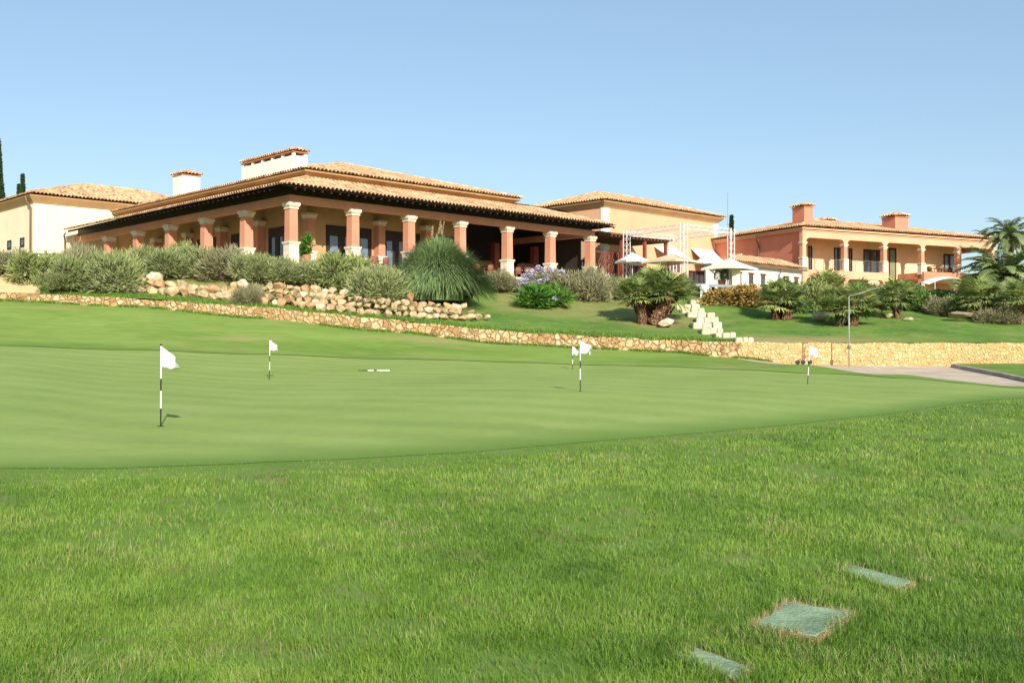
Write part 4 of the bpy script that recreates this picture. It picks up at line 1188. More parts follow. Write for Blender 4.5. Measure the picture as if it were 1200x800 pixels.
def blades(n, ylo, yhi, pw, hscale, name, umax=.6, beyond=False):
    r = RNG
    u = r.uniform(-umax, umax, n); q = r.random(n)
    e = 1 - pw
    Y = (ylo ** e + q * (yhi ** e - ylo ** e)) ** (1 / e)
    X = u * (Y + 4.0)
    lim = bnd(B1, np.clip(X / Y, CU[0], CU[-1]))
    lim = lim + .05 + .2 * (vnoise(X * 2.2, Y * 2.2, 5) - .5)
    k = (Y < lim) & (r.random(n) < np.clip((lim - Y) / .9 + .12, 0, 1))
    for pl in SLAB_XY: k &= ~in_poly(X, Y - .02, pl, .94)
    thin = vnoise(X * 1.1 + 40, Y * .8, 21) * .55 + vnoise(X * 3.7, Y * 3.7, 22) * .45
    k &= r.random(n) > np.clip((thin - .56) * 5, 0, .72)
    X, Y = X[k], Y[k]; thin = thin[k]; n = len(X)
    edge = np.clip((bnd(B1, np.clip(X / Y, CU[0], CU[-1])) - Y) / 1.4, .38, 1)
    Z = zlow(X, Y) - .006
    cl = vnoise(X * 3.1, Y * 3.1, 1); cl2 = vnoise(X * .9, Y * .9, 2); cl3 = vnoise(X * 9, Y * 9, 3); big = vnoise(X * .35 + 3, Y * .35, 8)
    h = hscale * (.026 + .050 * cl * cl * (.4 + .6 * cl3) + .030 * r.random(n) + .012 * cl2) * edge
    nearsl = np.zeros(n, bool)
    for pl in SLAB_XY: nearsl |= in_poly(X, Y, pl, 2.1)
    h = h * np.where(nearsl, 1.3, 1)
    w = np.maximum(.0036, Y * .00058) * r.uniform(.6, 1.4, n)
    yaw = r.uniform(0, 2 * np.pi, n)
    ld = 2 * np.pi * vnoise(X * 3.1 + 7, Y * 3.1, 4) * 2 + r.normal(0, 1.3, n)
    lean = h * (.1 + .95 * r.random(n) ** 1.5)
    sx, sy = np.cos(yaw) * w / 2, np.sin(yaw) * w / 2
    lx, ly = np.cos(ld) * lean, np.sin(ld) * lean
    V = np.zeros((n, 5, 3))
    V[:, 0] = np.stack([X - sx, Y - sy, Z], 1); V[:, 1] = np.stack([X + sx, Y + sy, Z], 1)
    mx, my, mz = X + lx * .35, Y + ly * .35, Z + h * .62
    V[:, 2] = np.stack([mx - sx * .8, my - sy * .8, mz], 1); V[:, 3] = np.stack([mx + sx * .8, my + sy * .8, mz], 1)
    V[:, 4] = np.stack([X + lx, Y + ly, Z + h], 1)
    b = np.arange(n)[:, None] * 5
    f = np.concatenate([b + [0, 1, 3], b + [0, 3, 2], b + [2, 3, 4]], 1).reshape(-1, 3)
    dk = np.clip((vnoise(X * 1.9 + 11, Y * 1.3, 31) - .60) * 5, 0, 1)
    tint = np.where(nearsl, -.10, 0) - .20 * dk + .12 + .30 * cl2 + .30 * (big - .5) + .36 * r.random(n) + .14 * cl3
    dryp = np.clip((vnoise(X * 1.4 + 20, Y * 1.4, 6) * .6 + vnoise(X * 4, Y * 4, 7) * .4 - .60) * 6, 0, 1)
    dm = r.random(n) < dryp * .30 + .016
    h = h
    tint = tint - .10 * np.clip((thin - .5) * 6, 0, 1)
    h = h
    tint = np.maximum(tint, 0)
    tint = np.where(dm, r.uniform(.86, 1.0, n), np.minimum(tint, .86))
    rim = np.zeros(n, bool)
    for pl in SLAB_XY: rim |= in_poly(X, Y, pl, 1.22)
    tint = np.where(rim & (r.random(n) < .45), r.uniform(.9, 1, n), tint)
    me = np_mesh(name, V.reshape(-1, 3), f, M['blade'], tint=np.repeat(tint, 3), smooth=True)
    return tag(link(name, me), kind='stuff')
blades(560000, 3.6, 33, 1.75, .86, 'rough_grass')

def tufts(name, pts, hmin, hmax, per, seed, mat):
    r = np.random.default_rng(seed); P = np.repeat(np.asarray(pts), per, 0); n = len(P)
    P = P + np.stack([r.normal(0, .11, n), r.normal(0, .06, n), np.full(n, -.03)], 1)
    h = r.uniform(hmin, hmax, n); th = r.uniform(0, 6.283, n); w = r.uniform(.012, .03, n)
    sx = np.stack([np.cos(th) * w, np.sin(th) * w, 0 * w], 1)
    tip = P + np.stack([r.normal(0, .35, n) * h, r.normal(0, .3, n) * h, h], 1)
    V = np.stack([P - sx, P + sx, tip], 1).reshape(-1, 3)
    me = np_mesh(name, V, np.arange(3 * n).reshape(n, 3), mat, tint=np.clip(r.normal(.35, .2, n), 0, .84), smooth=False)
    return tag(link(name, me), kind='stuff')
_r = np.random.default_rng(5); _p = []
for _ in range(1500):
    px_ = _r.uniform(-40, 900); u_ = (px_ - 600) / F
    if vnoise(np.array([px_ * .06]), np.array([.3]), 9)[0] < .42: continue
    D_ = float(bnd(B3, np.array([u_]))[0]) - .12; _p.append((u_ * D_, D_, float(zlow(np.array([u_ * D_]), np.array([D_]))[0])))
for _ in range(1300):
    px_ = _r.uniform(60, 860); u_ = (px_ - 600) / F
    D_ = float(bnd(B3, np.array([u_]))[0]) + .55 + abs(_r.normal(0, .5)); _p.append((u_ * D_, D_, float(zup(np.array([u_ * D_]), np.array([D_]))[0])))
tufts('wall_grass', _p, .05, .20, 16, 8, M['blade'])

# ------------------------------------------------------------------ plants
def unit(v): return v / np.maximum(np.linalg.norm(v, axis=1, keepdims=True), 1e-9)
def leaf_quads(P, Dr, ln, wd, r, curl=.0):
    n = len(P)
    sd = unit(np.cross(Dr, unit(r.normal(size=(n, 3)))))
    mid = P + Dr * (ln * .5)[:, None]
    tip = P + Dr * ln[:, None]; tip[:, 2] -= curl * ln
    V = np.stack([P, mid + sd * (wd / 2)[:, None], tip, mid - sd * (wd / 2)[:, None]], 1).reshape(-1, 3)
    return V, np.arange(4 * n).reshape(n, 4)
def shrub_mesh(name, w, d, h, n, ln, wd, mat, seed, up=.5, lobes=9, rag=.45):
    r = np.random.default_rng(seed)
    th = r.uniform(0, 2 * np.pi, lobes); rr = np.sqrt(r.random(lobes)) * .72
    C = np.stack([rr * np.cos(th) * w / 2, rr * np.sin(th) * d / 2, h * (.20 + .36 * r.random(lobes) * (1 - rr * .8))], 1)
    Rl = np.stack([w * (.16 + .16 * r.random(lobes)), d * (.16 + .16 * r.random(lobes)), h * (.24 + .24 * r.random(lobes))], 1)
    li = r.integers(0, lobes, n)
    dr = unit(r.normal(size=(n, 3))); dr[:, 2] = np.where(dr[:, 2] < -.8, -dr[:, 2], dr[:, 2])
    rad = r.uniform(.45, 1.0, n) ** .5 * (1 + rag * (r.random(n) - .6))
    P = C[li] + dr * Rl[li] * rad[:, None]
    P[:, 2] = np.maximum(P[:, 2], .02 * h)
    D = unit(dr * Rl[li] / Rl[li].mean(1, keepdims=True) + np.array([0, 0, up]) + r.normal(0, .35, (n, 3)))
    V, f = leaf_quads(P, D, ln * r.uniform(.6, 1.35, n), wd * r.uniform(.7, 1.3, n), r)
    lt = r.normal(0, .14, lobes)
    tint = np.clip(.45 + lt[li] + r.normal(0, .16, n), 0, 1)
    V[:, 2] = np.maximum(V[:, 2], -.05)
    me = np_mesh(name, V, f, mat, tint=tint, smooth=False)
    mb = MB()
    for k in range(lobes):
        c = C[k]; mb.tube([(c[0] * .15, c[1] * .15, -.05), (c[0] * .6, c[1] * .6, c[2] * .5), tuple(c), tuple(c + np.array([c[0] * .4, c[1] * .4, Rl[k][2] * .6]))], [.05, .04, .03, .01], 5)
    return me, mb
SH = {}
def shrub_proto(kind):
    if kind in SH: return SH[kind]
    k, s = kind
    spec = {'sage': (M['sage'], 8000, .17, .03, .7), 'grey': (M['grey_sage'], 7000, .20, .03, .7), 'olive': (M['olive'], 6000, .16, .045, .4),
            'leaf': (M['leaf'], 4200, .17, .09, .1), 'bright': (M['bright_leaf'], 3400, .26, .075, .5), 'orange': (M['orange_leaf'], 4200, .15, .07, .2)}[k]
    me, mb = shrub_mesh('foliage', 2.0, 1.8, 1.4, spec[1], spec[2], spec[3], spec[0], 100 + 7 * s + hash_(k), spec[4], 11 + s * 3)
    br = mb.build('branches', M['twig'])
    bme = br.data; bpy.data.objects.remove(br)
    SH[kind] = (me, bme); return SH[kind]
def hash_(s): return sum(ord(c) for c in s) % 50
def shrub(kind, var, px, base, w_px, h_px, label, D=None, group=None, name='shrub', cat='shrub', rot=None):
    p = at(px, base, upper=True) if D is None else None
    if p is None:
        x = (px - 600) / F * D; p = Vector((x, D, ground(x, D)))
    m = p.y / F
    top = (HORIZON - (base - h_px)) * m
    H = max(.35, top - p.z + .02) * (1.12 if name == 'shrub' and kind in ('sage', 'grey', 'olive') else 1); W = w_px * m * (1.42 if name == 'shrub' and px < 480 else 1.15)
    me, bme = shrub_proto((kind, var))
    rt = empty(name, (p.x, p.y, p.z - .03), label, cat, group)
    rt.scale = (W / 2.05, min(W, 2.2 + .25 * W) / 1.85, H / 1.42); rt.rotation_euler.z = 0
    link('foliage', me, rt); link('branches', bme, rt)
    return rt
G1 = 'shrubs below the veranda'
SHR = [
 ('grey', 0, -30, 322, 60, 30, 'pale grey green shrub at the very left edge above sandy ramp', None),
 ('grey', 1, 14, 323, 44, 31, 'grey brown shrub above the sandy ramp at far left', None),
 ('olive', 0, 47, 330, 52, 38, 'olive shrub at the right end of the sandy ramp', None),
 ('grey', 2, 78, 327, 46, 35, 'greyish shrub under the clubhouse downpipe', None),
 ('sage', 1, 70, 341, 44, 24, 'low sage shrub by the left end of the rubble wall', None),
 ('sage', 0, 112, 342, 66, 54, 'large sage shrub left of the first boulders', None),
 ('grey', 0, 98, 336, 36, 48, 'tall greyish shrub poking out beside the large sage one', None),
 ('olive', 1, 144, 338, 38, 46, 'greener shrub touching the left end of the boulder bank', None),
 ('sage', 2, 178, 323, 58, 40, 'broad sage shrub over the leftmost boulders', None),
 ('sage', 0, 222, 325, 64, 41, 'wide sage shrub over the middle of the left boulders', None),
 ('olive', 2, 214, 308, 30, 28, 'small bright shrub tip under the fourth left column', 62.5),
 ('grey', 1, 262, 328, 54, 40, 'grey green shrub below two left columns', None),
 ('sage', 1, 297, 331, 52, 37, 'sage shrub below the corner column, left side', None),
 ('grey', 2, 292, 356, 26, 24, 'brownish shrub growing down over the gap between boulders', None),
 ('sage', 2, 337, 332, 54, 34, 'sage shrub straight below the corner column', None),
 ('sage', 0, 372, 334, 46, 30, 'low sage shrub beside the white rock', None),
 ('olive', 0, 402, 337, 54, 45, 'olive shrub below the second front column', None),
 ('sage', 1, 440, 358, 66, 50, 'pale green shrub leaning on boulders left of pampas grass', None),
 ('olive', 2, 414, 346, 46, 30, 'small olive shrub over the middle boulders', None),
 ('grey', 1, 583, 342, 46, 26, 'low grey shrub just right of the pampas grass', None),
 ('grey', 0, 622, 330, 40, 28, 'greyish shrub behind the lilac flowers', None),
 ('grey', 2, 684, 352, 58, 40, 'brown grey shrub right of the lilac flowers', None),
 ('sage', 2, 716, 350, 44, 30, 'sage shrub left of the big fan palm', None),
 ('grey', 1, 742, 346, 40, 22, 'low shrub behind the left side of big fan palm', None),
 ('orange', 0, 866, 358, 62, 30, 'orange leaved shrub below the white building', None),
 ('orange', 1, 893, 359, 34, 24, 'yellow orange shrub beside the clustered palm', None),
 ('leaf', 0, 846, 352, 34, 16, 'low dark shrub under the edge of deck', None),
 ('olive', 1, 951, 364, 46, 38, 'round olive shrub between the first two lawn palms', None),
 ('leaf', 1, 940, 366, 30, 22, 'dark green shrub at the foot of round olive shrub', None),
 ('leaf', 2, 1012, 362, 56, 30, 'dark shrub behind the bushy palm', None),
 ('olive', 0, 1028, 362, 40, 32, 'light green shrub left of the short trunked palm', None),
 ('leaf', 0, 1072, 364, 36, 36, 'dark green shrub right of the short trunked palm', None),
 ('leaf', 1, 1098, 356, 60, 20, 'dark hedge shrub under the white arched canopy', None),
 ('grey', 0, 1098, 369, 32, 20, 'round grey shrub left of the brown boulder', None),
 ('leaf', 2, 1122, 364, 40, 24, 'dark shrub behind the brown boulder', None),
 ('grey', 2, 1170, 379, 42, 22, 'wide grey shrub right of the brown boulder', None),
 ('leaf', 0, 1186, 362, 44, 26, 'dark green shrub under the date palm', None),
 ('olive', 2, 1210, 366, 50, 40, 'olive shrub at the right edge', None),
 ('leaf', 1, 985, 352, 50, 26, 'dark shrub in front of the villa lower arches', None),
 ('leaf', 2, 1046, 350, 44, 28, 'dark shrub by the green stair window of villa', None),
]
for s in SHR: shrub(s[0], s[1], s[2], s[3], s[4], s[5], s[6], s[7], group=None)

# ball bush on the deck, creeper in a pot by the corner column
p = ptz(846, 4.48, 75.2); rt = empty('ball_bush', p, 'clipped green ball bush under the cream parasol', 'bush')
me, _ = shrub_mesh('foliage', 1.15, 1.15, 1.2, 1800, .1, .06, M['leaf'], 333, .1, 5, .05)
link('foliage', me, rt, (0, 0, .42)); mb = MB(); mb.tube([(0, 0, 0), (0, 0, .5)], [.24, .3], 12); mb.build('pot', M['clay'], rt)
x, y = club(1.25, .25); rt = empty('potted_plant', (x, y, ZF), 'leafy green potted plant beside the corner column', 'plant')
me, _ = shrub_mesh('foliage', .9, .9, 1.5, 700, .2, .11, M['bright_leaf'], 334, .2, 6); link('foliage', me, rt, (0, 0, .55))
mb = MB(); mb.tube([(0, 0, 0), (0, 0, .6)], [.2, .27], 12); mb.build('pot', M['clay'], rt)
x, y = club(.6, 13.0); rt = empty('potted_plant', (x, y, ZF), 'leafy green plant between the third and fourth left columns', 'plant')
link('foliage', me, rt, (0, 0, .35)); mb = MB(); mb.tube([(0, 0, 0), (0, 0, .5)], [.2, .27], 12); mb.build('pot', M['clay'], rt)
p = ptz(1056, Z1, 0); xx, yy = villa_pt(vt(1056, 1.6), 1.6)

# lilac flowers
for (px, base, w_, h_, nf, zlo, label, kind, var, sd) in ((634, 360, 58, 30, 26, .55, 'bright green bush with a few pale lilac flowers, front of the pair', 'bright', 0, 1),
                                                 (640, 345, 66, 33, 95, .5, 'taller bush thick with lilac flowers behind the green bush', 'grey', 1, 2)):
    rt = shrub(kind, var, px, base, w_, h_ , label, None, None, 'flowering_bush', 'bush')
    r = np.random.default_rng(sd + 60); V = []; fc = []; tn = []; o0 = 0
    for k in range(nf):
        th = r.uniform(0, 2 * np.pi); ra = np.sqrt(r.random()) * .95
        c = np.array([ra * math.cos(th), ra * math.sin(th) * .9, 1.45 * math.sqrt(max(.1, 1 - ra * ra)) * r.uniform(zlo, 1.02)])
        n = 26; d = unit(r.normal(size=(n, 3)))
        v, f = leaf_quads(c + d * .025, d, np.full(n, .09), np.full(n, .07), r)
        V.append(v); fc.append(f + o0); o0 += len(v); tn.append(np.clip(r.normal(.5, .2, n), 0, 1))
    me = np_mesh('flower', np.concatenate(V), np.concatenate(fc), M['lilac'], tint=np.concatenate(tn), smooth=False)
    link('flower', me, rt)['kind'] = 'stuff'

# pampas grass
p = at(514, 353, upper=True); m = p.y / F; W = 140 * m; H = (HORIZON - 261) * m - p.z
rt = empty('pampas_grass', p, 'huge green dome of pampas grass in front of the veranda', 'grass clump')
r = np.random.default_rng(77); n = 9500; seg = 6
th = r.uniform(0, 2 * np.pi, n); q = r.random(n) ** .42
reach = (W / 2) * q * r.uniform(.86, 1.05, n); dome = H * np.sqrt(np.clip(1 - (q * .97) ** 2.2, 0, 1)) * r.uniform(.88, 1.03, n)
pz = H * (1.12 - .50 * q ** 2) * r.uniform(.85, 1.05, n); ez = dome * (.85 - .35 * q * r.random(n)) - .25 * q - .5 * np.clip((q - .72) / .28, 0, 1) * r.random(n)
tt = np.linspace(0, 1, seg + 1)
V = np.zeros((n, seg + 1, 2, 3))
b0 = W * .30 * q * r.random(n)
for k, t_ in enumerate(tt):
    rad = b0 * (1 - t_) ** 2 + 2 * t_ * (1 - t_) * (reach * .5 + b0 * .4) + t_ * t_ * reach
    z = 2 * t_ * (1 - t_) * pz * .70 + t_ * t_ * ez
    z = np.maximum(z, -.75)
    c = np.stack([np.cos(th) * rad, np.sin(th) * rad * .85, z], 1)
    wd = .06 * (1 - t_ * .7); sx = np.stack([-np.sin(th + .5), np.cos(th + .5), 0 * th], 1) * wd / 2
    V[:, k, 0] = c - sx; V[:, k, 1] = c + sx
b = np.arange(n)[:, None] * (seg + 1) * 2
f = np.concatenate([b + [2 * k, 2 * k + 1, 2 * k + 3, 2 * k + 2] for k in range(seg)], 1).reshape(-1, 4)
tn = np.clip(.42 + .16 * r.normal(size=n) + .12 * np.sin(th * 5), 0, 1)
link('leaves', np_mesh('leaves', V.reshape(-1, 3), f, M['pampas'], tint=np.repeat(tn, seg), smooth=True), rt)
V = []; fc = []; o0 = 0
for k in range(5):
    a = r.uniform(-.5, .5); x = r.uniform(-.75, .45); zt = H * r.uniform(.95, 1.03) - .35 * abs(x)
    n = 120; t_ = r.random(n); P = np.stack([x + .25 * a * t_ + 0 * t_, r.uniform(-.4, .2) + 0 * t_, zt - .75 + .75 * t_], 1); d = unit(np.stack([r.normal(0, .6, n), r.normal(0, .6, n), np.full(n, .8)], 1))
    v, f = leaf_quads(P, d, np.full(n, .13) * (1.1 - t_ * .6), np.full(n, .025), r); V.append(v); fc.append(f + o0); o0 += len(v)
v = np.concatenate(V); link('plumes', np_mesh('plumes', v, np.concatenate(fc), M['plume'], tint=r.random(len(v) // 4), smooth=False), rt)

# palms
def fan_crown(n, size, seed, spread=1.28, pet=.6, mat=None):
    n = int(n * 1.15); r = np.random.default_rng(seed); V = []; fc = []; tn = []; o0 = 0
    for k in range(n):
        z = 1 - (k + .5) / n * spread; z = np.clip(z + r.normal(0, .14), -.6, 1); a = k * 2.39996 + r.normal(0, .2)
        d = np.array([math.sqrt(max(0, 1 - z * z)) * math.cos(a), math.sqrt(max(0, 1 - z * z)) * math.sin(a), z])
        pl = size * pet * r.uniform(.75, 1.15); c = d * pl; c[2] -= .12 * size * (1 - z) * .5
        side = np.cross(d, [0, 0, 1.0]); side = side / max(np.linalg.norm(side), 1e-6); nrm = np.cross(side, d)
        L = size * .78 * r.uniform(.7, 1.2); nl = 13
        tl = np.clip(.50 + r.normal(0, .2), 0, 1)
        # petiole
        w = .018 * size; q = [np.zeros(3) - side * w, np.zeros(3) + side * w, c + side * w, c - side * w]
        V.append(np.array(q)); fc.append(np.array([[0, 1, 2, 3]]) + o0); o0 += 4; tn.append([.75])
        an = np.linspace(-1.25, 1.25, nl) + r.normal(0, .05, nl)
        for j in range(nl):
            dd = d * math.cos(an[j]) + side * math.sin(an[j]); ll = L * (1 - .16 * abs(an[j])) * r.uniform(.9, 1.05)
            fold = nrm * (.22 * math.cos(an[j] * 2)) 
            wv = np.cross(dd, nrm); wv = wv / max(np.linalg.norm(wv), 1e-6) * (.046 * size)
            m1 = c + dd * ll * .55 + fold * ll * .3; t1 = c + dd * ll + np.array([0, 0, -.16 * ll * r.uniform(.4, 1.4)])
            V.append(np.array([c, m1 + wv, t1, m1 - wv])); fc.append(np.array([[0, 1, 2, 3]]) + o0); o0 += 4; tn.append([np.clip(tl + r.normal(0, .07), 0, 1)])
    return np.concatenate(V), np.concatenate(fc), np.concatenate(tn)
def trunk_mb(pts, rad, seed):
    r = random.Random(seed); mb = MB(); P = []; Rr = []
    for k in range(len(pts) - 1):
        a, b = Vector(pts[k]), Vector(pts[k + 1]); n = max(3, int((b - a).length / .13))
        for j in range(n):
            t_ = j / n; P.append(a.lerp(b, t_)); Rr.append((rad[k] + (rad[k+1] - rad[k]) * t_) * (1.08 if j % 2 else .94) * r.uniform(.95, 1.05))
    P.append(Vector(pts[-1])); Rr.append(rad[-1] * .8)
    mb.tube(P, Rr, 10); return mb
def fan_palm(px, base, stems, label, seed, D=None):
    p = at(px, base, upper=True); m = p.y / F
    rt = empty('fan_palm', (p.x, p.y, p.z - .05), label, 'palm')
    for k, (bx, tx, trow, by, rad, n, size) in enumerate(stems):
        b0 = Vector(((bx - px) * m, by, 0)); tp = Vector(((tx - px) * m, by * 1.6, (HORIZON - trow) * m - p.z))
        midp = b0.lerp(tp, .5) + Vector(((tp.x - b0.x) * .12, 0, -.05 * abs(tp.x - b0.x)))
        trunk_mb([b0, midp, tp], [rad * 1.15, rad, rad * .9], seed + k).build('trunk', M['palm_bark'], rt, smooth=False)
        V, f, t_ = fan_crown(n, size, seed * 3 + k)
        link('crown', np_mesh('crown', V, f, M['palm'], tint=t_, smooth=False), rt, tp)
        if k == 0:
            V, f, t_ = fan_crown(max(5, n // 5), size * .75, seed * 5 + k, 2.0); V[:, 2] = -np.abs(V[:, 2]) * .8
            link('dead_fronds', np_mesh('dead_fronds', V, f, M['dead'], tint=t_, smooth=False), rt, tp)
    return rt
# stems: base px, top px, top row, depth offset, trunk radius, fans, size
fan_palm(762, 380, [(754, 751, 347, .1, .26, 42, 1.12), (766, 781, 343, -.1, .40, 48, 1.25), (761, 764, 334, .5, .2, 42, 1.05), (770, 797, 341, .5, .2, 36, 1.1), (758, 742, 340, .6, .16, 28, 1.0), (765, 776, 328, .8, .2, 30, 1.0)],
         'big clustered fan palm with two leaning shaggy trunks beside the steps', 201)
fan_palm(917, 375, [(910, 907, 352, .1, .2, 30, 1.05), (921, 922, 348, .1, .2, 34, 1.1), (917, 915, 343, .5, .18, 28, 1.0), (925, 930, 358, .2, .15, 20, .8)],
         'clustered fan palm right of the yellow orange shrub', 221)
fan_palm(969, 364, [(968, 970, 338, .1, .19, 44, 1.2)], 'tall single trunked fan palm behind the tan boulder', 231)
fan_palm(994, 382, [(984, 984, 361, .1, .2, 32, 1.0), (1000, 1003, 356, .2, .28, 42, 1.3), (1006, 1012, 350, .8, .2, 30, 1.15), (992, 990, 348, 1.0, .18, 26, .9)], 'bushy low fan palm behind the lamp post', 241)
fan_palm(1051, 373, [(1051, 1053, 347, .1, .22, 44, 1.15)], 'fan palm with short thick trunk and yellowing leaves', 251)
fan_palm(1036, 372, [(1036, 1034, 352, .4, .15, 24, .85)], 'small fan palm left of the short trunked one', 255)
fan_palm(1146, 374, [(1144, 1147, 350, .1, .24, 50, 1.4)], 'full fan palm right of the brown boulder', 261)
fan_palm(1198, 380, [(1197, 1198, 350, .1, .17, 40, 1.2)], 'fan palm cut by the right edge', 271)

def date_palm(px, base, D, trow, n, L, label, seed, rad=.3):
    x = (px - 600) / F * D; z = ground(x, D); zt = (HORIZON - trow) / F * D - z
    rt = empty('date_palm', (x, D, z - .1), label, 'palm')
    trunk_mb([(0, 0, 0), (.05, 0, zt * .5), (0, 0, zt)], [rad * 1.2, rad, rad * 1.15], seed).build('trunk', M['palm_bark'], rt)
    r = np.random.default_rng(seed); V = []; fc = []; tn = []; o0 = 0
    for k in range(n):
        el = 1.45 - 1.75 * (k + .5) / n + r.normal(0, .07); a = k * 2.39996 + r.normal(0, .15); ll = L * r.uniform(.85, 1.1)
        hd = np.array([math.cos(a), math.sin(a), 0]); sg = 19
        tl = r.uniform(.3, .75)
        pts = []
        e = el; q = np.array([0., 0., 0.])
        for j in range(sg + 1):
            pts.append(q.copy()); q = q + (hd * math.cos(e) + np.array([0, 0, math.sin(e)])) * ll / sg; e -= (.045 + .05 * (j / sg)) * (1.4 if el > .3 else 1)
        side = np.array([-hd[1], hd[0], 0])
        for j in range(sg):
            w = .035 * (1 - j / sg) + .008
            V.append(np.array([pts[j] - side * w, pts[j] + side * w, pts[j+1] + side * w, pts[j+1] - side * w])); fc.append(np.array([[0, 1, 2, 3]]) + o0); o0 += 4; tn.append([.85])
            if j < 2: continue
            for s in (-1, 1):
                for h_ in (0, .33, .66):
                    pp = pts[j] + (pts[j+1] - pts[j]) * h_; ax = pts[j+1] - pts[j]; ax = ax / np.linalg.norm(ax)
                    up = np.cross(side, ax); lf = ll * .17 * math.sin(math.pi * min(.97, (j + h_) / sg * .8 + .16)) * r.uniform(.85, 1.15)
                    dd = side * s * .75 + ax * .6 + up * .28 * r.uniform(.3, 1.3); dd = dd / np.linalg.norm(dd)
                    wv = np.cross(dd, up); wv = wv / np.linalg.norm(wv) * .030 * L / 2.6
                    m1 = pp + dd * lf * .5; t1 = pp + dd * lf + np.array([0, 0, -.1 * lf])
                    V.append(np.array([pp, m1 + wv, t1, m1 - wv])); fc.append(np.array([[0, 1, 2, 3]]) + o0); o0 += 4; tn.append([np.clip(tl + r.normal(0, .1), 0, 1)])
    me = np_mesh('crown', np.concatenate(V), np.concatenate(fc), M['date'], tint=np.concatenate(tn), smooth=False)
    link('crown', me, rt, (0, 0, zt)); return rt
date_palm(1176, 370, 66, 328, 90, 3.6, 'large date palm with arching fronds in front of the villa end', 301, .36)
date_palm(1184, 350, 92, 276, 44, 3.0, 'tall date palm rising behind the villa roof end', 311, .28)
date_palm(1154, 350, 100, 276, 26, 1.5, 'small dark palm top just above the villa roof', 321, .2)

# cypresses
def cypress(px, D, ztop_row, w_px, label, seed):
    x = (px - 600) / F * D; z = 4.5; H = (HORIZON - ztop_row) / F * D - z; W = w_px * D / F
    rt = empty('cypress_tree', (x, D, z), label, 'tree')
    r = np.random.default_rng(seed); n = int(5000 + 900 * H)
    t_ = r.random(n) ** .85; prof = np.minimum(1, (t_ + .08) * 3.5) * np.clip(1.02 - t_, 0, 1) ** .85 * 1.15
    a = r.uniform(0, 2 * np.pi, n); rad = W / 2 * prof * (.6 + .42 * r.random(n)) * (1 + .16 * np.sin(a * 3 + t_ * 21))
    P = np.stack([np.cos(a) * rad, np.sin(a) * rad, .3 + t_ * (H - .5)], 1)
    D_ = unit(np.stack([np.cos(a) * .45, np.sin(a) * .45, np.full(n, 1.0)], 1) + r.normal(0, .25, (n, 3)))
    v, f = leaf_quads(P, D_, .30 * r.uniform(.6, 1.2, n), np.full(n, .13), r)
    link('crown', np_mesh('crown', v, f, M['cypress'], tint=np.clip(r.normal(.45, .2, n), 0, 1), smooth=False), rt)
    mb = MB(); mb.tube([(0, 0, -.6), (0, 0, H * .8)], [.22, .04]); mb.build('trunk', M['bark'], rt)
cypress(-3, 100, 162, 23, 'tall dark cypress at the left edge behind the cream building', 401)
cypress(26, 104, 204, 10, 'slim small cypress just right of the tall one', 402)
cypress(21.5, 106, 216, 6, 'tiny cypress tip between two cypresses above the roof', 404)
cypress(857.5, 104, 252, 8, 'lone dark cypress behind the truss between hall and villa', 403)

# ------------------------------------------------------------------ boulders
def rock_mesh(seed, sx=1, sy=1, sz=1, mat=None, n=16):
    r = random.Random(seed); bm = bmesh.new()
    for k in range(n):
        z = r.uniform(-1, 1); a = r.uniform(0, 6.283); q = math.sqrt(1 - z * z); s = r.uniform(.82, 1.05)
        bm.verts.new((q * math.cos(a) * sx * s, q * math.sin(a) * sy * s, max(-.75, min(.8, z)) * sz * s))
    res = bmesh.ops.convex_hull(bm, input=bm.verts)
    bmesh.ops.delete(bm, geom=[v for v in bm.verts if not v.link_faces], context='VERTS')
    bmesh.ops.dissolve_limit(bm, angle_limit=.12, verts=bm.verts, edges=bm.edges)
    bmesh.ops.bevel(bm, geom=list(bm.edges), offset=.045, segments=1, affect='EDGES', clamp_overlap=True)
    bmesh.ops.triangulate(bm, faces=bm.faces)
    bmesh.ops.subdivide_edges(bm, edges=bm.edges, cuts=1)
    for v in bm.verts:
        v.co *= 1 + .03 * math.sin(v.co.x * 7 + seed) * math.sin(v.co.y * 6 + v.co.z * 8)
    me = bpy.data.meshes.new('boulder'); bm.to_mesh(me); bm.free()
    for pgn in me.polygons: pgn.use_smooth = False
    me.materials.append(mat or M['boulder']); return me
ROCKS = [rock_mesh(500 + k, 1, .85, .78) for k in range(5)] + [rock_mesh(505 + k, 1, .85, .78, M['boulder_warm']) for k in range(2)] + [rock_mesh(520 + k, 1, .85, .8, M['boulder_pale']) for k in range(2)]
BL = [('tan angular boulder in the short broken row under the left shrubs', 'left row of boulders'),
      ('tan angular boulder in the tall stacked bank below the corner column', 'middle bank of boulders'),
      ('tan angular boulder in the sloping heap at the foot of the pampas grass', 'right heap of boulders')]
def boulder(x, y, z, s, k, label, group, flat=1.0):
    o = link('boulder', ROCKS[k], None, (x, y, z)); r = random.Random(int(x * 1000 + z * 77))
    o.scale = (s * r.uniform(.9, 1.25), s * .9, s * r.uniform(.8, 1.1) * flat); o.rotation_euler = (r.uniform(-.25, .25), r.uniform(-.35, .35), r.uniform(0, 6.28))
    return tag(o, label, 'boulder', group)
bot = lambda px: np.interp(px, [155, 224, 260, 312, 375, 408, 447, 458, 538, 573], [341, 348, 351, 356.5, 364, 366.5, 370, 371, 376, 376])
top = lambda px: np.interp(px, [152, 165, 180, 205, 235, 285, 309, 345, 372, 402, 427, 465, 481, 500, 545, 560, 574], [334, 326, 322, 327, 330, 331, 330, 333, 338, 340, 348, 349, 346, 349, 356, 363, 370])
rr = random.Random(99)
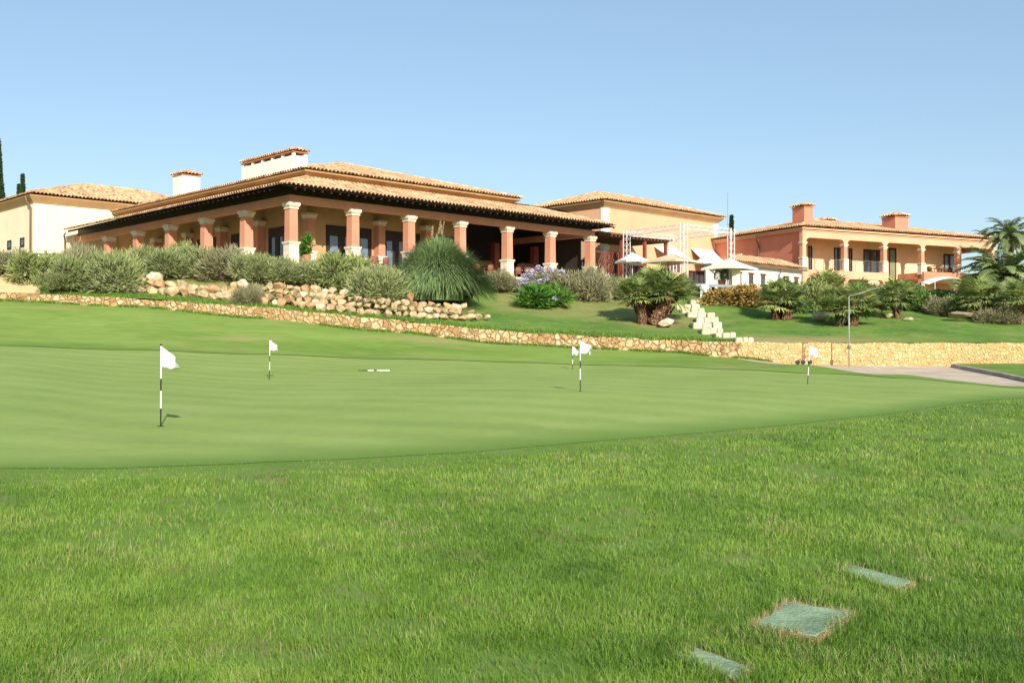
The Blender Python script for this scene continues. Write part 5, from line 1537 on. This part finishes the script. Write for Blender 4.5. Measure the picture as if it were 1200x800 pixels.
for zone, (x0, x1) in enumerate(((156, 287), (310, 452), (455, 572))):
    px = x0; 
    c0 = 0
    for course in range(5):
        px = x0 + (course % 2) * 6
        while px < x1:
            s_px = rr.uniform(5.6, 9.0) if zone else rr.uniform(7.5, 12.0)
            b_, t_ = bot(px), top(px)
            row = b_ - 3.6 - course * (6.4 if zone else 7.6)
            if row - 2.5 > t_:
                g = at(px, b_, upper=True); D = g.y + .30 * course + rr.uniform(-.12, .12)
                q = pt(px, row + rr.uniform(-1.2, 1.2), D)
                boulder(q.x, q.y, q.z, s_px * D / F, rr.choice([0, 1, 2, 3, 4, 5, 6, 0, 3, 5, 1, 2, 4, 7]), *BL[zone])
            px += s_px * (1.42 if zone else 1.25)
def lone(px, base, w_px, h_px, k, label, mat_k=None, flat=1.0):
    p = at(px, base, upper=True); s = w_px / 2 * p.y / F; hz = h_px * p.y / F
    o = link('boulder', ROCKS[k], None, (p.x, p.y, p.z + hz * .52)); o.scale = (s, s * .8, hz / 1.5); o.rotation_euler = (0, random.uniform(-.12, .12), random.uniform(-.4, .4))
    return tag(o, label, 'boulder')
lone(780, 384, 22, 12, 7, 'smooth cream boulder at the foot of the big fan palm')
lone(961, 376.5, 27, 12, 7, 'long tan boulder below the single trunked palm')
lone(991, 381, 11, 13, 8, 'pointed white boulder left of the lamp post')
lone(1042, 373.5, 11, 7, 1, 'small tan boulder left of the short trunked palm')
lone(1064, 376, 16, 5, 8, 'flat pale stone right of the short trunked palm')
lone(369, 336, 14, 9, 8, 'white rock peeping out among the shrubs above stacked boulders')
BG = rock_mesh(540, 1, .8, .75, M['boulder_grey'])
o = lone(1126, 377, 34, 16, 0, 'large grey brown boulder between grey shrubs on the right lawn'); o.data = BG

# ------------------------------------------------------------------ light, sky, camera
EL, AZ = R(27), R(164)
sv = Vector((math.sin(AZ) * math.cos(EL), math.cos(AZ) * math.cos(EL), math.sin(EL)))
sun = bpy.data.lights.new('sun', 'SUN'); sun.energy = 4.6; sun.angle = R(.5); sun.color = (1, .94, .85)
so = bpy.data.objects.new('sun', sun); COL.objects.link(so); so.rotation_euler = (-sv).to_track_quat('-Z', 'Y').to_euler(); so.location = (20, -40, 60)
w = bpy.data.worlds.new('World'); scn.world = w; w.use_nodes = True; nt = w.node_tree
sky = nt.nodes.new('ShaderNodeTexSky'); sky.sky_type = 'NISHITA'; sky.sun_disc = False
sky.sun_elevation = EL; sky.sun_rotation = AZ; sky.air_density = 1.0; sky.dust_density = .9; sky.ozone_density = 1.3; sky.altitude = 100
bg = nt.nodes['Background']; nt.links.new(mix(nt, .32, sky.outputs[0], (3.1, 4.85, 6.4)), bg.inputs['Color']); bg.inputs['Strength'].default_value = .095

cam = bpy.data.cameras.new('camera'); co = bpy.data.objects.new('camera', cam); COL.objects.link(co)
cam.sensor_width = 36; cam.lens = 36 * F / 1200; cam.clip_end = 9000; cam.clip_start = .05
co.location = (0, 0, 0); co.rotation_euler = (R(90) + math.atan(8 / F), 0, 0)
scn.camera = co
scn.view_settings.view_transform = 'Standard'; scn.view_settings.look = 'None'; scn.view_settings.gamma = 1
scn.view_settings.use_curve_mapping = False
scn.view_settings.exposure = 0.64
